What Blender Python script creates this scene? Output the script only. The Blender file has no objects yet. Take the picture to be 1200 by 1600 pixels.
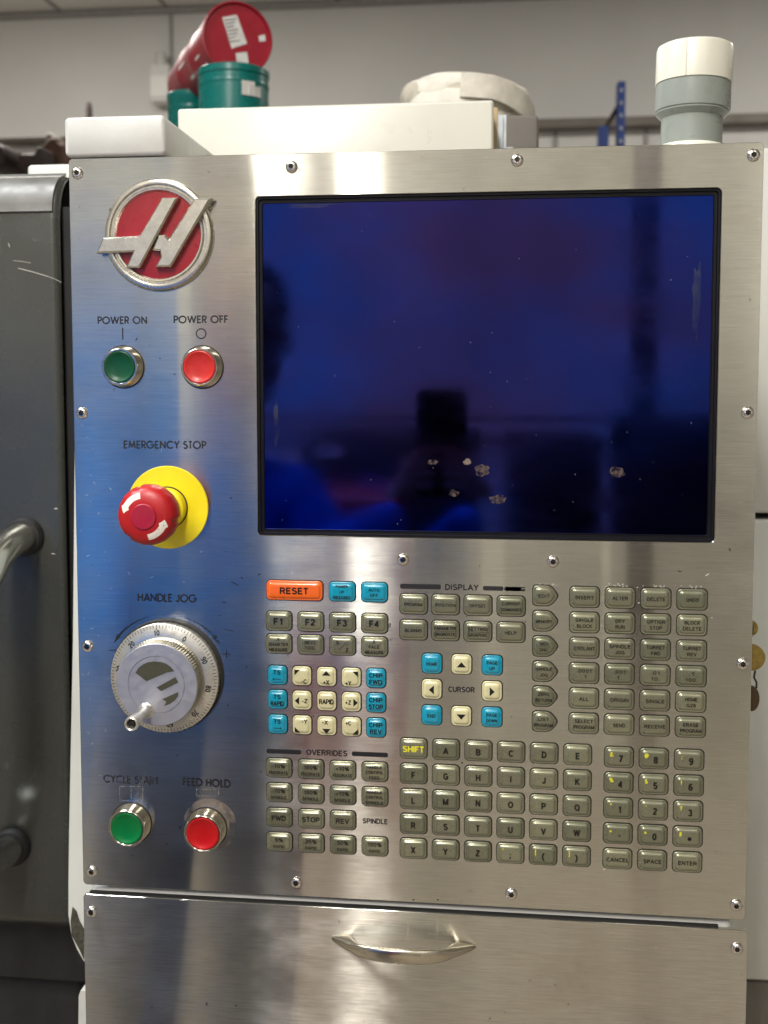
import bpy, bmesh, math, random
from mathutils import Vector, Matrix
random.seed(7)
S = bpy.context.scene
COL = S.collection
PI = math.pi
R = math.radians

# ------------------------------------------------------------------ camera, world, lamps
ZO = 1.10                                    # height of the faceplate's lower edge above the floor
CAMPOS = Vector((0.2934, -0.7041, ZO + 0.3593))
CAMROT = Matrix(((0.993935, -0.007267, 0.109724), (0.109964, 0.068041, -0.991604), (-0.00026, 0.997656, 0.068427)))
FPX, PX, PY = 1657.1, 600.0, 705.0           # focal length and principal point, in pixels of the 1200x1600 photo
cam = bpy.data.cameras.new('camera')
co = bpy.data.objects.new('camera', cam)
COL.objects.link(co)
co.matrix_world = Matrix.Translation(CAMPOS) @ CAMROT.to_4x4()
cam.sensor_fit = 'VERTICAL'
cam.sensor_height = 36.0
cam.lens = FPX / 1600 * 36
cam.shift_y = (PY - 800) / 1600
cam.clip_start = 0.02
cam.clip_end = 100
cam.dof.use_dof = True
cam.dof.focus_distance = 0.70
cam.dof.aperture_fstop = 9.5
S.camera = co
S.render.resolution_x, S.render.resolution_y = 768, 1024

w = bpy.data.worlds.new('World')
S.world = w
w.use_nodes = True
w.node_tree.nodes['Background'].inputs[0].default_value = (0.90, 0.92, 1.0, 1)
w.node_tree.nodes['Background'].inputs[1].default_value = 0.26
S.view_settings.view_transform = 'Standard'
S.view_settings.look = 'None'
S.view_settings.gamma = 1
S.view_settings.exposure = -0.32


def area(name, loc, target, sx, sy, power, col):
    l = bpy.data.lights.new(name, 'AREA')
    l.shape = 'RECTANGLE'
    l.size, l.size_y, l.energy, l.color = sx, sy, power, col
    o = bpy.data.objects.new(name, l)
    COL.objects.link(o)
    o.location = loc
    o.rotation_euler = (Vector(target) - Vector(loc)).to_track_quat('-Z', 'Y').to_euler()
    return o


WARM = (1.0, 0.95, 0.88)
strip = area('unseen_lamp', (-0.105, -1.8, 2.95), (-0.105, -1.8, 0), 0.045, 1.6, 74, WARM)
strip.rotation_euler = (0, 0, R(-9.0))
strip = area('unseen_lamp', (-0.33, -1.8, 2.95), (-0.33, -1.8, 0), 0.045, 1.6, 30, WARM)  # added strip, puts a further bright streak into the steel
strip.rotation_euler = (0, 0, R(-14.0))
area('unseen_lamp', (1.1, -1.8, 2.95), (1.0, -1.4, 0), 0.30, 1.5, 8, WARM)
area('unseen_lamp', (-1.6, -2.7, 2.95), (-1.6, -4.3, 0.9), 1.6, 0.3, 60, WARM)  # added to wash the opposite wall and brighten what the steel reflects
area('unseen_lamp', (0.9, -2.7, 2.95), (0.7, -4.4, 0.9), 2.6, 0.3, 95, WARM)  # another added wall washer for the reflected room
area('unseen_lamp', (-1.05, -0.30, 2.95), (-0.55, -1.3, 1.0), 0.9, 0.25, 60, (0.95, 0.97, 1.0))  # added lamp, aimed to light the unseen blue shirt and blue block
area('unseen_lamp', (-1.3, 2.4, 2.95), (-1.3, 2.8, 0), 1.5, 0.3, 53, (1.0, 0.96, 0.9))
area('unseen_lamp', (2.0, 2.4, 2.95), (2.0, 2.8, 0), 1.5, 0.3, 53, (1.0, 0.96, 0.9))


def at(px, py, Y):
    """world point seen at photo pixel (px, py) on the plane y = Y"""
    d = CAMROT @ Vector(((px - PX) / FPX, -(py - PY) / FPX, -1.0))
    t = (Y - CAMPOS.y) / d.y
    return CAMPOS + d * t


def mirror_at(px, py, D):
    """point at y = -D whose mirror image in the faceplate shows at (px, py)"""
    p = at(px, py, D)
    return Vector((p.x, -D, p.z))


# ------------------------------------------------------------------ materials
MATS = {}


def base_mat(name):
    m = bpy.data.materials.new(name)
    m.use_nodes = True
    MATS[name] = m
    nt = m.node_tree
    return m, nt, nt.nodes['Principled BSDF']


def mapping(nt, scale, coord='Object'):
    tc = nt.nodes.new('ShaderNodeTexCoord')
    mp = nt.nodes.new('ShaderNodeMapping')
    mp.inputs['Scale'].default_value = scale
    nt.links.new(tc.outputs[coord], mp.inputs['Vector'])
    return mp.outputs['Vector']


def noise(nt, vec, scale, detail=3, rough=0.5):
    n = nt.nodes.new('ShaderNodeTexNoise')
    n.inputs['Scale'].default_value = scale
    n.inputs['Detail'].default_value = detail
    n.inputs['Roughness'].default_value = rough
    if vec is not None:
        nt.links.new(vec, n.inputs['Vector'])
    return n.outputs['Fac']


def ramp(nt, fac, stops):
    r = nt.nodes.new('ShaderNodeValToRGB')
    el = r.color_ramp.elements
    while len(el) < len(stops):
        el.new(0.5)
    for e, (p, c) in zip(el, stops):
        e.position = p
        e.color = (c, c, c, 1) if not isinstance(c, (tuple, list)) else tuple(c) + (1,)
    nt.links.new(fac, r.inputs[0])
    return r.outputs[0]


def mixc(nt, fac, a, b):
    m = nt.nodes.new('ShaderNodeMix')
    m.data_type = 'RGBA'
    for s, v in ((0, fac), (6, a), (7, b)):
        if isinstance(v, bpy.types.NodeSocket):
            nt.links.new(v, m.inputs[s])
        elif isinstance(v, (tuple, list)):
            m.inputs[s].default_value = tuple(v) + (1,)
        else:
            m.inputs[s].default_value = v
    return m.outputs[2]


def math_(nt, op, a, b):
    m = nt.nodes.new('ShaderNodeMath')
    m.operation = op
    for i, v in enumerate((a, b)):
        if isinstance(v, bpy.types.NodeSocket):
            nt.links.new(v, m.inputs[i])
        else:
            m.inputs[i].default_value = v
    return m.outputs[0]


def bump(nt, bsdf, h, strength, dist=0.001):
    b = nt.nodes.new('ShaderNodeBump')
    b.inputs['Strength'].default_value = strength
    b.inputs['Distance'].default_value = dist
    nt.links.new(h, b.inputs['Height'])
    nt.links.new(b.outputs[0], bsdf.inputs['Normal'])


def paint(name, col, rough=0.45, metal=0.0, var=0.12, vscale=30, coat=0.0, bmp=0.05, spec=0.5, dirt=None, dirt_scale=12, dirt_lo=0.6):
    m, nt, b = base_mat(name)
    v = mapping(nt, (1, 1, 1))
    n = noise(nt, v, vscale, 5, 0.6)
    lo = tuple(c * (1 - var) for c in col)
    hi = tuple(min(1, c * (1 + var)) for c in col)
    c = ramp(nt, n, [(0.3, lo), (0.7, hi)])
    if dirt:
        d = noise(nt, v, dirt_scale, 8, 0.7)
        c = mixc(nt, ramp(nt, d, [(dirt_lo, 0.0), (dirt_lo + 0.12, 1.0)]), c, dirt)
    nt.links.new(c, b.inputs['Base Color'])
    r = ramp(nt, noise(nt, v, vscale * 2.3, 4), [(0.3, rough * 0.8), (0.7, min(1, rough * 1.2))])
    nt.links.new(r, b.inputs['Roughness'])
    b.inputs['Metallic'].default_value = metal
    b.inputs['Specular IOR Level'].default_value = spec
    b.inputs['Coat Weight'].default_value = coat
    b.inputs['Coat Roughness'].default_value = 0.15
    if bmp:
        bump(nt, b, noise(nt, v, vscale * 20, 3), bmp, 0.0004)
    return m


def steel(name, col, rlo, rhi, seed=0.0, glo=0.105, grain=0.13):
    m, nt, b = base_mat(name)
    v = mapping(nt, (22.0, 1700.0, 1.0))
    streak = noise(nt, v, 1.0, 4, 0.7)
    v2 = mapping(nt, (60.0, 1100.0, 1.0))
    streak2 = noise(nt, v2, 1.0, 3, 0.6)
    v3 = mapping(nt, (1, 1, 1))
    blotch = noise(nt, v3, 9 + seed, 6, 0.65)
    fine = noise(nt, v3, 70 + seed, 5, 0.7)
    s = math_(nt, 'ADD', math_(nt, 'MULTIPLY', streak, 0.6), math_(nt, 'MULTIPLY', streak2, 0.4))
    c = ramp(nt, s, [(0.34, tuple(x * (1 - grain) for x in col)), (0.66, tuple(min(1, x * (1 + grain)) for x in col))])
    # grease film and handling stains
    c = mixc(nt, ramp(nt, blotch, [(0.50, 0.0), (0.70, 0.28)]), c, (0.34, 0.29, 0.215))
    # fine dark specks, light scratches
    c = mixc(nt, ramp(nt, noise(nt, mapping(nt, (1, 0.6, 1)), 230, 2, 0.5), [(0.735, 0.0), (0.76, 0.75)]), c, (0.06, 0.05, 0.04))
    c = mixc(nt, ramp(nt, noise(nt, mapping(nt, (1, 1.7, 1)), 260 + seed * 7, 2, 0.5), [(0.75, 0.0), (0.775, 0.6)]), c, (0.95, 0.95, 0.95))
    nt.links.new(c, b.inputs['Base Color'])
    rr = math_(nt, 'ADD', ramp(nt, s, [(0.3, rlo), (0.7, rhi)]), ramp(nt, fine, [(0.4, 0.0), (0.75, 0.012)]))
    rr = math_(nt, 'ADD', rr, ramp(nt, blotch, [(0.45, 0.0), (0.7, 0.025)]))
    nt.links.new(rr, b.inputs['Roughness'])
    b.inputs['Metallic'].default_value = 1.0
    b.inputs['Anisotropic'].default_value = 0.97
    b.inputs['Anisotropic Rotation'].default_value = 0.25
    t = nt.nodes.new('ShaderNodeTangent')
    t.direction_type = 'UV_MAP'
    t.uv_map = 'UVMap'
    nt.links.new(t.outputs[0], b.inputs['Tangent'])
    # the long brushing: a lobe that is sharp along the grain and wide across it
    g = nt.nodes.new('ShaderNodeBsdfAnisotropic')
    g.distribution = 'GGX'
    nt.links.new(c, g.inputs['Color'])
    ga = ramp(nt, s, [(0.3, glo), (0.7, glo * 1.15)])
    smear = noise(nt, mapping(nt, (4.0, 7.0, 1)), 1.6 + seed, 7, 0.62)
    ga = math_(nt, 'MULTIPLY', ga, ramp(nt, smear, [(0.40, 0.85), (0.66, 1.30)]))
    nt.links.new(ga, g.inputs['Roughness'])
    g.inputs['Anisotropy'].default_value = 0.88
    g.inputs['Rotation'].default_value = 0.0
    nt.links.new(t.outputs[0], g.inputs['Tangent'])
    mx = nt.nodes.new('ShaderNodeMixShader')
    mx.inputs[0].default_value = 0.82
    nt.links.new(b.outputs[0], mx.inputs[1])
    nt.links.new(g.outputs[0], mx.inputs[2])
    nt.links.new(mx.outputs[0], nt.nodes['Material Output'].inputs['Surface'])
    return m


steel('brushed_steel', (0.565, 0.558, 0.495), 0.155, 0.178)
steel('brushed_steel_door', (0.57, 0.56, 0.50), 0.22, 0.27, 1.3, 0.125, 0.20)
paint('cream_enamel', (0.58, 0.575, 0.50), 0.32, var=0.04, vscale=14, bmp=0.04, dirt=(0.35, 0.30, 0.22), dirt_scale=22, dirt_lo=0.68)
paint('white_enamel', (0.54, 0.54, 0.51), 0.40, var=0.04, vscale=40, bmp=0.25, dirt=(0.4, 0.37, 0.3), dirt_scale=40, dirt_lo=0.70)
paint('machine_cream', (0.62, 0.63, 0.58), 0.4, var=0.05, vscale=8, dirt=(0.3, 0.27, 0.2), dirt_scale=9, dirt_lo=0.68)
paint('grime', (0.055, 0.05, 0.035), 0.8, var=0.5, vscale=300, bmp=0.4)
paint('door_paint', (0.050, 0.052, 0.046), 0.27, metal=0.2, var=0.12, vscale=9, bmp=0.05, spec=0.6, dirt=(0.17, 0.17, 0.16), dirt_scale=26, dirt_lo=0.62)
paint('lit_roll_edge', (0.15, 0.15, 0.138), 0.42, metal=0.15, var=0.15, vscale=40)  # door paint made paler: highlight of the rolled edge put into the colour
paint('black_rubber', (0.010, 0.010, 0.010), 0.6, var=0.3)
paint('black_plastic', (0.004, 0.004, 0.007), 0.35, var=0.2, spec=0.25, bmp=0.0)
paint('key_gap_shade', (0.012, 0.011, 0.008), 0.5, var=0.3)  # black of the gap and of the painted shadow beside each key
paint('chrome', (0.72, 0.68, 0.60), 0.16, metal=1.0, var=0.10, vscale=120, bmp=0.02, dirt=(0.25, 0.19, 0.12), dirt_scale=160, dirt_lo=0.62)
paint('screw_steel', (0.85, 0.82, 0.78), 0.14, metal=1.0, var=0.1, vscale=300, dirt=(0.35, 0.28, 0.22), dirt_scale=500, dirt_lo=0.6)
paint('screw_recess', (0.03, 0.028, 0.025), 0.4, metal=0.5)
paint('satin_nickel', (0.58, 0.54, 0.44), 0.24, metal=1.0, var=0.08, vscale=60)
paint('handle_steel', (0.72, 0.72, 0.66), 0.20, metal=1.0, var=0.08, vscale=30)
paint('badge_silver', (0.64, 0.61, 0.52), 0.24, metal=0.95, var=0.10, vscale=150, bmp=0.15, dirt=(0.16, 0.12, 0.06), dirt_scale=330, dirt_lo=0.66)
paint('badge_red', (0.27, 0.004, 0.012), 0.30, var=0.08, vscale=60, coat=0.15, dirt=(0.22, 0.01, 0.015), dirt_scale=220, dirt_lo=0.66)
paint('cap_green_dark', (0.003, 0.065, 0.028), 0.35, var=0.1, vscale=160, spec=0.3, bmp=0.0)
paint('cap_green', (0.0, 0.145, 0.035), 0.35, var=0.1, vscale=160, spec=0.3, bmp=0.0)
paint('cap_red_soft', (0.52, 0.026, 0.022), 0.32, var=0.08, vscale=160, spec=0.4, bmp=0.0)
paint('cap_red', (0.44, 0.006, 0.008), 0.35, var=0.08, vscale=160, spec=0.3, bmp=0.0)
paint('mushroom_red', (0.40, 0.007, 0.010), 0.38, var=0.12, vscale=90, bmp=0.15, dirt=(0.30, 0.02, 0.03), dirt_scale=140, dirt_lo=0.62)
paint('mushroom_button', (0.34, 0.009, 0.028), 0.35, var=0.1, vscale=120)
paint('arrow_white', (0.78, 0.72, 0.64), 0.5, var=0.08, vscale=300, dirt=(0.45, 0.2, 0.18), dirt_scale=420, dirt_lo=0.6)
paint('label_yellow', (0.80, 0.66, 0.012), 0.40, var=0.06, vscale=60, dirt=(0.42, 0.33, 0.03), dirt_scale=200, dirt_lo=0.66)
paint('dial_silver', (0.66, 0.65, 0.60), 0.30, metal=0.85, var=0.05, vscale=80, bmp=0.05)
paint('dial_face', (0.45, 0.45, 0.485), 0.42, metal=0.7, var=0.05, vscale=90, bmp=0.05)
paint('dial_knurl', (0.36, 0.34, 0.28), 0.32, metal=0.9, var=0.1)
paint('dial_olive', (0.055, 0.053, 0.036), 0.55, var=0.12, vscale=300, bmp=0.0, spec=0.3)
paint('ink', (0.010, 0.010, 0.012), 0.45, var=0.3)
paint('lens_white', (0.68, 0.67, 0.57), 0.30, var=0.03, vscale=30, bmp=0.0)
paint('pipe_grey', (0.25, 0.275, 0.25), 0.30, var=0.05, vscale=30)
paint('drum_red', (0.32, 0.008, 0.022), 0.35, var=0.08, vscale=30)
paint('sticker_white', (0.68, 0.66, 0.62), 0.6, var=0.15, vscale=90)
paint('teal_paint', (0.0, 0.15, 0.13), 0.28, var=0.08, vscale=30)
paint('strap_webbing', (0.74, 0.70, 0.60), 0.8, var=0.14, vscale=60, bmp=0.3)
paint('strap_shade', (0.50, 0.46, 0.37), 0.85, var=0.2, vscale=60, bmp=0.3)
paint('galvanised', (0.42, 0.45, 0.48), 0.4, metal=0.6, var=0.15, vscale=60)
paint('tan_card', (0.45, 0.33, 0.18), 0.8, var=0.2, vscale=60)
paint('rack_blue', (0.012, 0.035, 0.16), 0.4, var=0.15)
paint('rust_brown', (0.10, 0.055, 0.035), 0.8, metal=0.1, var=0.5, vscale=25, bmp=0.4)
paint('dark_iron', (0.035, 0.022, 0.02), 0.6, metal=0.3, var=0.5, vscale=25)
paint('wall_paint', (0.60, 0.59, 0.565), 0.8, var=0.05, vscale=1.2, bmp=0.0)
paint('ceiling_paint', (0.70, 0.69, 0.66), 0.85, var=0.05, vscale=1.5)
paint('joint_dark', (0.30, 0.29, 0.27), 0.9, var=0.1)
paint('beam_grey', (0.16, 0.145, 0.125), 0.7, var=0.2, vscale=6)
paint('block_paint', (0.62, 0.61, 0.58), 0.85, var=0.08, vscale=5)
paint('concrete', (0.27, 0.235, 0.19), 0.7, var=0.2, vscale=4)
paint('brass', (0.30, 0.22, 0.06), 0.34, metal=0.8, var=0.25, vscale=300, bmp=0.2)
paint('dark_bronze', (0.055, 0.035, 0.015), 0.4, metal=0.4, var=0.3, vscale=300)
paint('jacket_blue', (0.015, 0.10, 0.55), 0.8, var=0.2, vscale=12, spec=0.2)
paint('trousers_dark', (0.15, 0.15, 0.18), 0.9, var=0.2, vscale=12)
paint('reflection_blue', (0.003, 0.155, 0.56), 0.7, var=0.15, vscale=5, spec=0.2)  # blue of the added block that tints the steel's reflection
paint('shirt_blue', (0.003, 0.160, 0.62), 0.8, var=0.2, vscale=12, spec=0.2)
paint('skin', (0.50, 0.27, 0.18), 0.5, var=0.08, vscale=20)
paint('hair_dark', (0.02, 0.014, 0.010), 0.6, var=0.3, vscale=60)
paint('shop_red', (0.40, 0.02, 0.03), 0.5, var=0.1)
paint('column_grey', (0.085, 0.075, 0.085), 0.6, var=0.1)
paint('machine_dark', (0.02, 0.02, 0.024), 0.6, var=0.2)

paint('pale_scratch', (0.55, 0.53, 0.47), 0.6, var=0.2, vscale=400)

KEYCOL = {'olive': (0.215, 0.215, 0.145), 'cream': (0.60, 0.56, 0.33), 'cyan': (0.004, 0.27, 0.40), 'orange': (0.78, 0.125, 0.008)}
KEYCOL['olive_worn'] = (0.185, 0.19, 0.125)
KEYCOL['olive_bright'] = (0.25, 0.25, 0.165)
for k, c in KEYCOL.items():
    paint('key_' + k, c, 0.30, metal=0.55 if 'olive' in k else 0.0, var=0.05, vscale=40, coat=0.55, bmp=0.0,
          dirt=tuple(x * 0.8 + 0.01 for x in c), dirt_scale=60, dirt_lo=0.62)


def worn(name, lo, hi, col=(0.012, 0.012, 0.014), scale=900):
    m, nt, b = base_mat(name)
    b.inputs['Base Color'].default_value = col + (1,)
    b.inputs['Roughness'].default_value = 0.5
    v = mapping(nt, (1, 1, 1))
    a = ramp(nt, noise(nt, v, scale, 3, 0.6), [(lo, 1.0), (hi, 0.0)])
    nt.links.new(a, b.inputs['Alpha'])
    return m


worn('ink_light_wear', 0.60, 0.70)
worn('ink_worn', 0.46, 0.58, scale=520)
paint('print_yellow', (0.62, 0.58, 0.03), 0.6, var=0.2, vscale=300, bmp=0.0)
paint('ink_key', (0.012, 0.011, 0.009), 0.6, var=0.3, vscale=200, bmp=0.0, spec=0.2)
worn('ink_yellow', 0.62, 0.80, (0.72, 0.66, 0.02))
worn('residue', 0.40, 0.62, (0.075, 0.05, 0.048), 420)
worn('grease_film', 0.20, 0.58, (0.30, 0.24, 0.19), 60)
worn('glass_smear', 0.30, 1.0, (0.05, 0.06, 0.10), 90)
for _n in MATS['glass_smear'].node_tree.nodes:
    if _n.type == 'VALTORGB':
        _n.color_ramp.elements[0].color = (.45, .45, .45, 1)
        _n.color_ramp.elements[1].position = .62
worn('pale_line', 0.40, 0.58, (0.30, 0.29, 0.27), 500)

# coated display glass: the anti-reflection coating mirrors the room in deep blue
m, nt, b = base_mat('coated_glass')
v = mapping(nt, (1, 1, 1))
c = ramp(nt, noise(nt, mapping(nt, (1, 1.4, 1)), 5.0, 4, 0.5), [(0.36, (0.008, 0.024, 0.18)), (0.64, (0.024, 0.017, 0.085))])
nt.links.new(c, b.inputs['Base Color'])
b.inputs['Metallic'].default_value = 1.0
rg = ramp(nt, noise(nt, mapping(nt, (1, 2.5, 1)), 14, 6, 0.65), [(0.35, 0.035), (0.7, 0.11)])
nt.links.new(rg, b.inputs['Roughness'])
m, nt, b = base_mat('dust_speck')
b.inputs['Base Color'].default_value = (0.7, 0.7, 0.75, 1)

# opposite wall of the workshop
paint('far_wall', (0.50, 0.49, 0.46), 0.8, var=0.30, vscale=0.9, bmp=0.0)


# ------------------------------------------------------------------ mesh helpers
def mesh_obj(name, me, mats, parent=None, loc=None, rot=None, label=None):
    o = bpy.data.objects.new(name, me)
    if not me.materials:
        for mm in (mats if isinstance(mats, (list, tuple)) else [mats]):
            me.materials.append(MATS[mm])
    COL.objects.link(o)
    if parent is not None:
        o.parent = parent
    if loc is not None:
        o.location = loc
    if rot is not None:
        o.rotation_euler = rot
    if label:
        o['label'] = label
    return o


def tag(o, label=None, cat=None, group=None, kind=None):
    if label: o['label'] = label
    if cat: o['category'] = cat
    if group: o['group'] = group
    if kind: o['kind'] = kind
    return o


def empty(name, loc, label, cat, rot=(0, 0, 0), group=None):
    o = bpy.data.objects.new(name, None)
    COL.objects.link(o)
    o.location = loc
    o.rotation_euler = rot
    o.empty_display_size = 0.05
    return tag(o, label, cat, group)


class MB:
    def __init__(s):
        s.v, s.f, s.m, s.mi = [], [], [], 0

    def vert(s, p):
        s.v.append(tuple(p)); return len(s.v) - 1

    def face(s, idx):
        s.f.append(tuple(idx)); s.m.append(s.mi)

    def ring(s, pts):
        return [s.vert(p) for p in pts]

    def bridge(s, a, b):
        n = len(a)
        for i in range(n):
            s.face((a[i], a[(i + 1) % n], b[(i + 1) % n], b[i]))

    def loft(s, rings, cap0=False, cap1=True):
        R_ = [s.ring(r) for r in rings]
        for a, b in zip(R_, R_[1:]):
            s.bridge(a, b)
        if cap0: s.face(list(reversed(R_[0])))
        if cap1: s.face(R_[-1])
        return R_

    def box(s, a, b, bev=0.0):
        x0, y0, z0 = a; x1, y1, z1 = b
        vs = [s.vert(p) for p in ((x0, y0, z0), (x1, y0, z0), (x1, y1, z0), (x0, y1, z0), (x0, y0, z1), (x1, y0, z1), (x1, y1, z1), (x0, y1, z1))]
        for q in ((3, 2, 1, 0), (4, 5, 6, 7), (0, 1, 5, 4), (1, 2, 6, 5), (2, 3, 7, 6), (3, 0, 4, 7)):
            s.face([vs[i] for i in q])

    def lathe(s, prof, n=40, axis='z', c=(0, 0, 0), cap0=False, cap1=True, rfun=None):
        rings = []
        for (r, z) in prof:
            ring = []
            for i in range(n):
                a = 2 * PI * i / n
                rr = r if rfun is None else rfun(r, z, a)
                p = (rr * math.cos(a), rr * math.sin(a), z)
                ring.append((p[0] + c[0], p[1] + c[1], p[2] + c[2]))
            rings.append(ring)
        return s.loft(rings, cap0, cap1)

    def tube(s, path, rad, n=14, caps=True, squash=1.0):
        pts = [Vector(p) for p in path]
        rads = rad if isinstance(rad, (list, tuple)) else [rad] * len(pts)
        rings = []
        up = None
        for i, p in enumerate(pts):
            t = (pts[min(i + 1, len(pts) - 1)] - pts[max(i - 1, 0)]).normalized()
            if up is None:
                up = Vector((0, 0, 1)) if abs(t.z) < 0.9 else Vector((1, 0, 0))
            u = (up - t * up.dot(t)).normalized()
            w_ = t.cross(u)
            up = u
            rings.append([p + (u * math.cos(2 * PI * k / n) + w_ * math.sin(2 * PI * k / n) * squash) * rads[i] for k in range(n)])
        s.loft(rings, caps, caps)

    def build(s, smooth=40, uv=False, name='mesh'):
        me = bpy.data.meshes.new(name)
        me.from_pydata(s.v, [], s.f)
        me.polygons.foreach_set('material_index', s.m)
        bm = bmesh.new(); bm.from_mesh(me)
        bmesh.ops.remove_doubles(bm, verts=bm.verts, dist=1e-7)
        bmesh.ops.recalc_face_normals(bm, faces=bm.faces)
        if uv:
            l = bm.loops.layers.uv.new('UVMap')
            for f in bm.faces:
                for lp in f.loops:
                    lp[l].uv = (lp.vert.co.x, lp.vert.co.y)
        bm.to_mesh(me); bm.free()
        if smooth:
            me.shade_smooth()
            me.set_sharp_from_angle(angle=R(smooth))
        me.update()
        return me


def rr(w_, h_, r, z, c=(0, 0), n=5):
    """rounded rectangle ring, counter-clockwise"""
    r = max(min(r, w_ / 2 - 1e-6, h_ / 2 - 1e-6), 1e-6)
    out = []
    for k, (sx, sy) in enumerate(((1, 1), (-1, 1), (-1, -1), (1, -1))):
        for i in range(n):
            a = PI / 2 * (k + i / (n - 1))
            out.append((c[0] + sx * (w_ / 2 - r) + r * math.cos(a), c[1] + sy * (h_ / 2 - r) + r * math.sin(a), z))
    return out


def rpoly(pts, r, z, inset=0.0, n=4):
    """rounded polygon ring (ccw), corners inset along the bisector"""
    P = [Vector(p) for p in pts]
    N = len(P)
    Q = []
    for i in range(N):
        a, b_, c_ = P[i - 1], P[i], P[(i + 1) % N]
        e1, e2 = (b_ - a).normalized(), (c_ - b_).normalized()
        n1, n2 = Vector((-e1.y, e1.x)), Vector((-e2.y, e2.x))
        k = 1 + n1.dot(n2)
        Q.append(b_ + (n1 + n2) * (inset / max(k, 0.25)))
    if r <= 0:
        return [(q.x, q.y, z) for q in Q]
    out = []
    for i in range(N):
        a, b_, c_ = Q[i - 1], Q[i], Q[(i + 1) % N]
        d1, d2 = (a - b_), (c_ - b_)
        rr_ = min(r, d1.length * 0.45, d2.length * 0.45)
        p1, p2 = b_ + d1.normalized() * rr_, b_ + d2.normalized() * rr_
        for j in range(n):
            t = j / (n - 1)
            q = p1 * (1 - t) ** 2 + b_ * 2 * t * (1 - t) + p2 * t * t
            out.append((q.x, q.y, z))
    return out


def bbox_mesh(w_, d_, h_, r, bev=0.002):
    """a box with rounded vertical corners seen from the front: x width, y depth, z height; front-rounded edges"""
    mb = MB()
    rings = []
    for ins, y in ((bev, 0), (bev * 0.3, bev * 0.3), (0, bev), (0, d_ - bev), (bev, d_)):
        rg = rr(w_ - 2 * ins, h_ - 2 * ins, max(r - ins, 0.0005), 0)
        rings.append([(p[0], y, p[1]) for p in rg])
    mb.loft(rings, True, True)
    return mb.build(50)


# ---- text
mm = 0.001
_tc = {}


def raw_text(s, bold=0.0):
    key = (s, bold)
    if key in _tc: return _tc[key]
    cu = bpy.data.curves.new('t', 'FONT')
    cu.body = s
    cu.size = 1.0
    cu.offset = bold
    cu.resolution_u = 3
    o = bpy.data.objects.new('t', cu)
    COL.objects.link(o)
    dg = bpy.context.evaluated_depsgraph_get()
    me = bpy.data.meshes.new_from_object(o.evaluated_get(dg))
    vs = [tuple(v.co) for v in me.vertices]
    fs = [tuple(p.vertices) for p in me.polygons]
    bpy.data.objects.remove(o); bpy.data.curves.remove(cu); bpy.data.meshes.remove(me)
    _tc[key] = (vs, fs)
    return _tc[key]


CAPH = None


def add_text(mb, s, cx, cy, h, z, width=None, bold=0.02, xs=0.92):
    """cap height h (m), centred on cx; cy = mid height of capitals; width: exact width if given"""
    if all(c in HV for c in s):
        return grot(mb, s, cx, cy, h, z, width, .195 + 1.5 * bold if bold > 0 else .12)
    global CAPH
    if CAPH is None:
        vs, _ = raw_text('H', 0.0)
        CAPH = max(v[1] for v in vs)
    vs, fs = raw_text(s, bold * 0.9 + 0.018)
    k = h / CAPH
    x0, x1 = min(v[0] for v in vs), max(v[0] for v in vs)
    kx = k * xs if width is None else width / (x1 - x0)
    base = len(mb.v)
    for v in vs:
        mb.vert((cx + (v[0] - (x0 + x1) / 2) * kx, cy - h / 2 + v[1] * k, z))
    for f in fs:
        mb.face([base + i for i in f])


def arc(cx, cy, r, a0, a1, n=14):
    return [(cx + r * math.cos(R(a0 + (a1 - a0) * i / n)), cy + r * math.sin(R(a0 + (a1 - a0) * i / n))) for i in range(n + 1)]


GL = {   # geometric sans strokes: (advance, [polylines]) on a unit cap height
    'O': (1.06, [arc(.5, .5, .47, 0, 360, 30)]),
    'C': (0.92, [arc(.5, .5, .47, 42, 318, 24)]),
    'G': (1.04, [arc(.5, .5, .47, 42, 358, 28) + [(.58, .48)]]),
    'D': (0.80, [[(.06, .03), (.06, .97), (.3, .97)] + arc(.3, .5, .47, 90, -90, 16)[1:] + [(.06, .03)]]),
    'P': (0.56, [[(.06, 0), (.06, .97), (.28, .97)] + arc(.28, .72, .25, 90, -90, 12)[1:] + [(.06, .47)]]),
    'R': (0.60, [[(.06, 0), (.06, .97), (.28, .97)] + arc(.28, .72, .25, 90, -90, 12)[1:] + [(.06, .47)], [(.26, .47), (.54, 0)]]),
    'E': (0.54, [[(.5, .97), (.06, .97), (.06, .03), (.5, .03)], [(.06, .52), (.46, .52)]]),
    'F': (0.50, [[(.46, .97), (.06, .97), (.06, 0)], [(.06, .52), (.43, .52)]]),
    'H': (0.74, [[(.06, 0), (.06, 1)], [(.64, 0), (.64, 1)], [(.06, .53), (.64, .53)]]),
    'L': (0.46, [[(.06, 1), (.06, .03), (.44, .03)]]),
    'N': (0.82, [[(.06, 0), (.06, .97), (.72, .05), (.72, 1)]]),
    'M': (0.98, [[(.05, 0), (.17, .97), (.47, .15), (.77, .97), (.89, 0)]]),
    'A': (0.82, [[(.02, 0), (.40, .98), (.78, 0)], [(.16, .32), (.64, .32)]]),
    'W': (1.20, [[(.03, 1), (.30, .06), (.58, .96), (.86, .06), (1.13, 1)]]),
    'Y': (0.68, [[(.03, 1), (.33, .48), (.63, 1)], [(.33, .50), (.33, 0)]]),
    'T': (0.52, [[(.01, .97), (.49, .97)], [(.25, .97), (.25, 0)]]),
    'S': (0.54, [arc(.25, .74, .215, 40, 270, 14) + arc(.25, .265, .24, 90, -150, 14)[1:]]),
    'J': (0.44, [[(.34, 1), (.34, .25)] + arc(.17, .22, .17, 0, -180, 10)]),
    ' ': (0.34, []),
}


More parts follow.
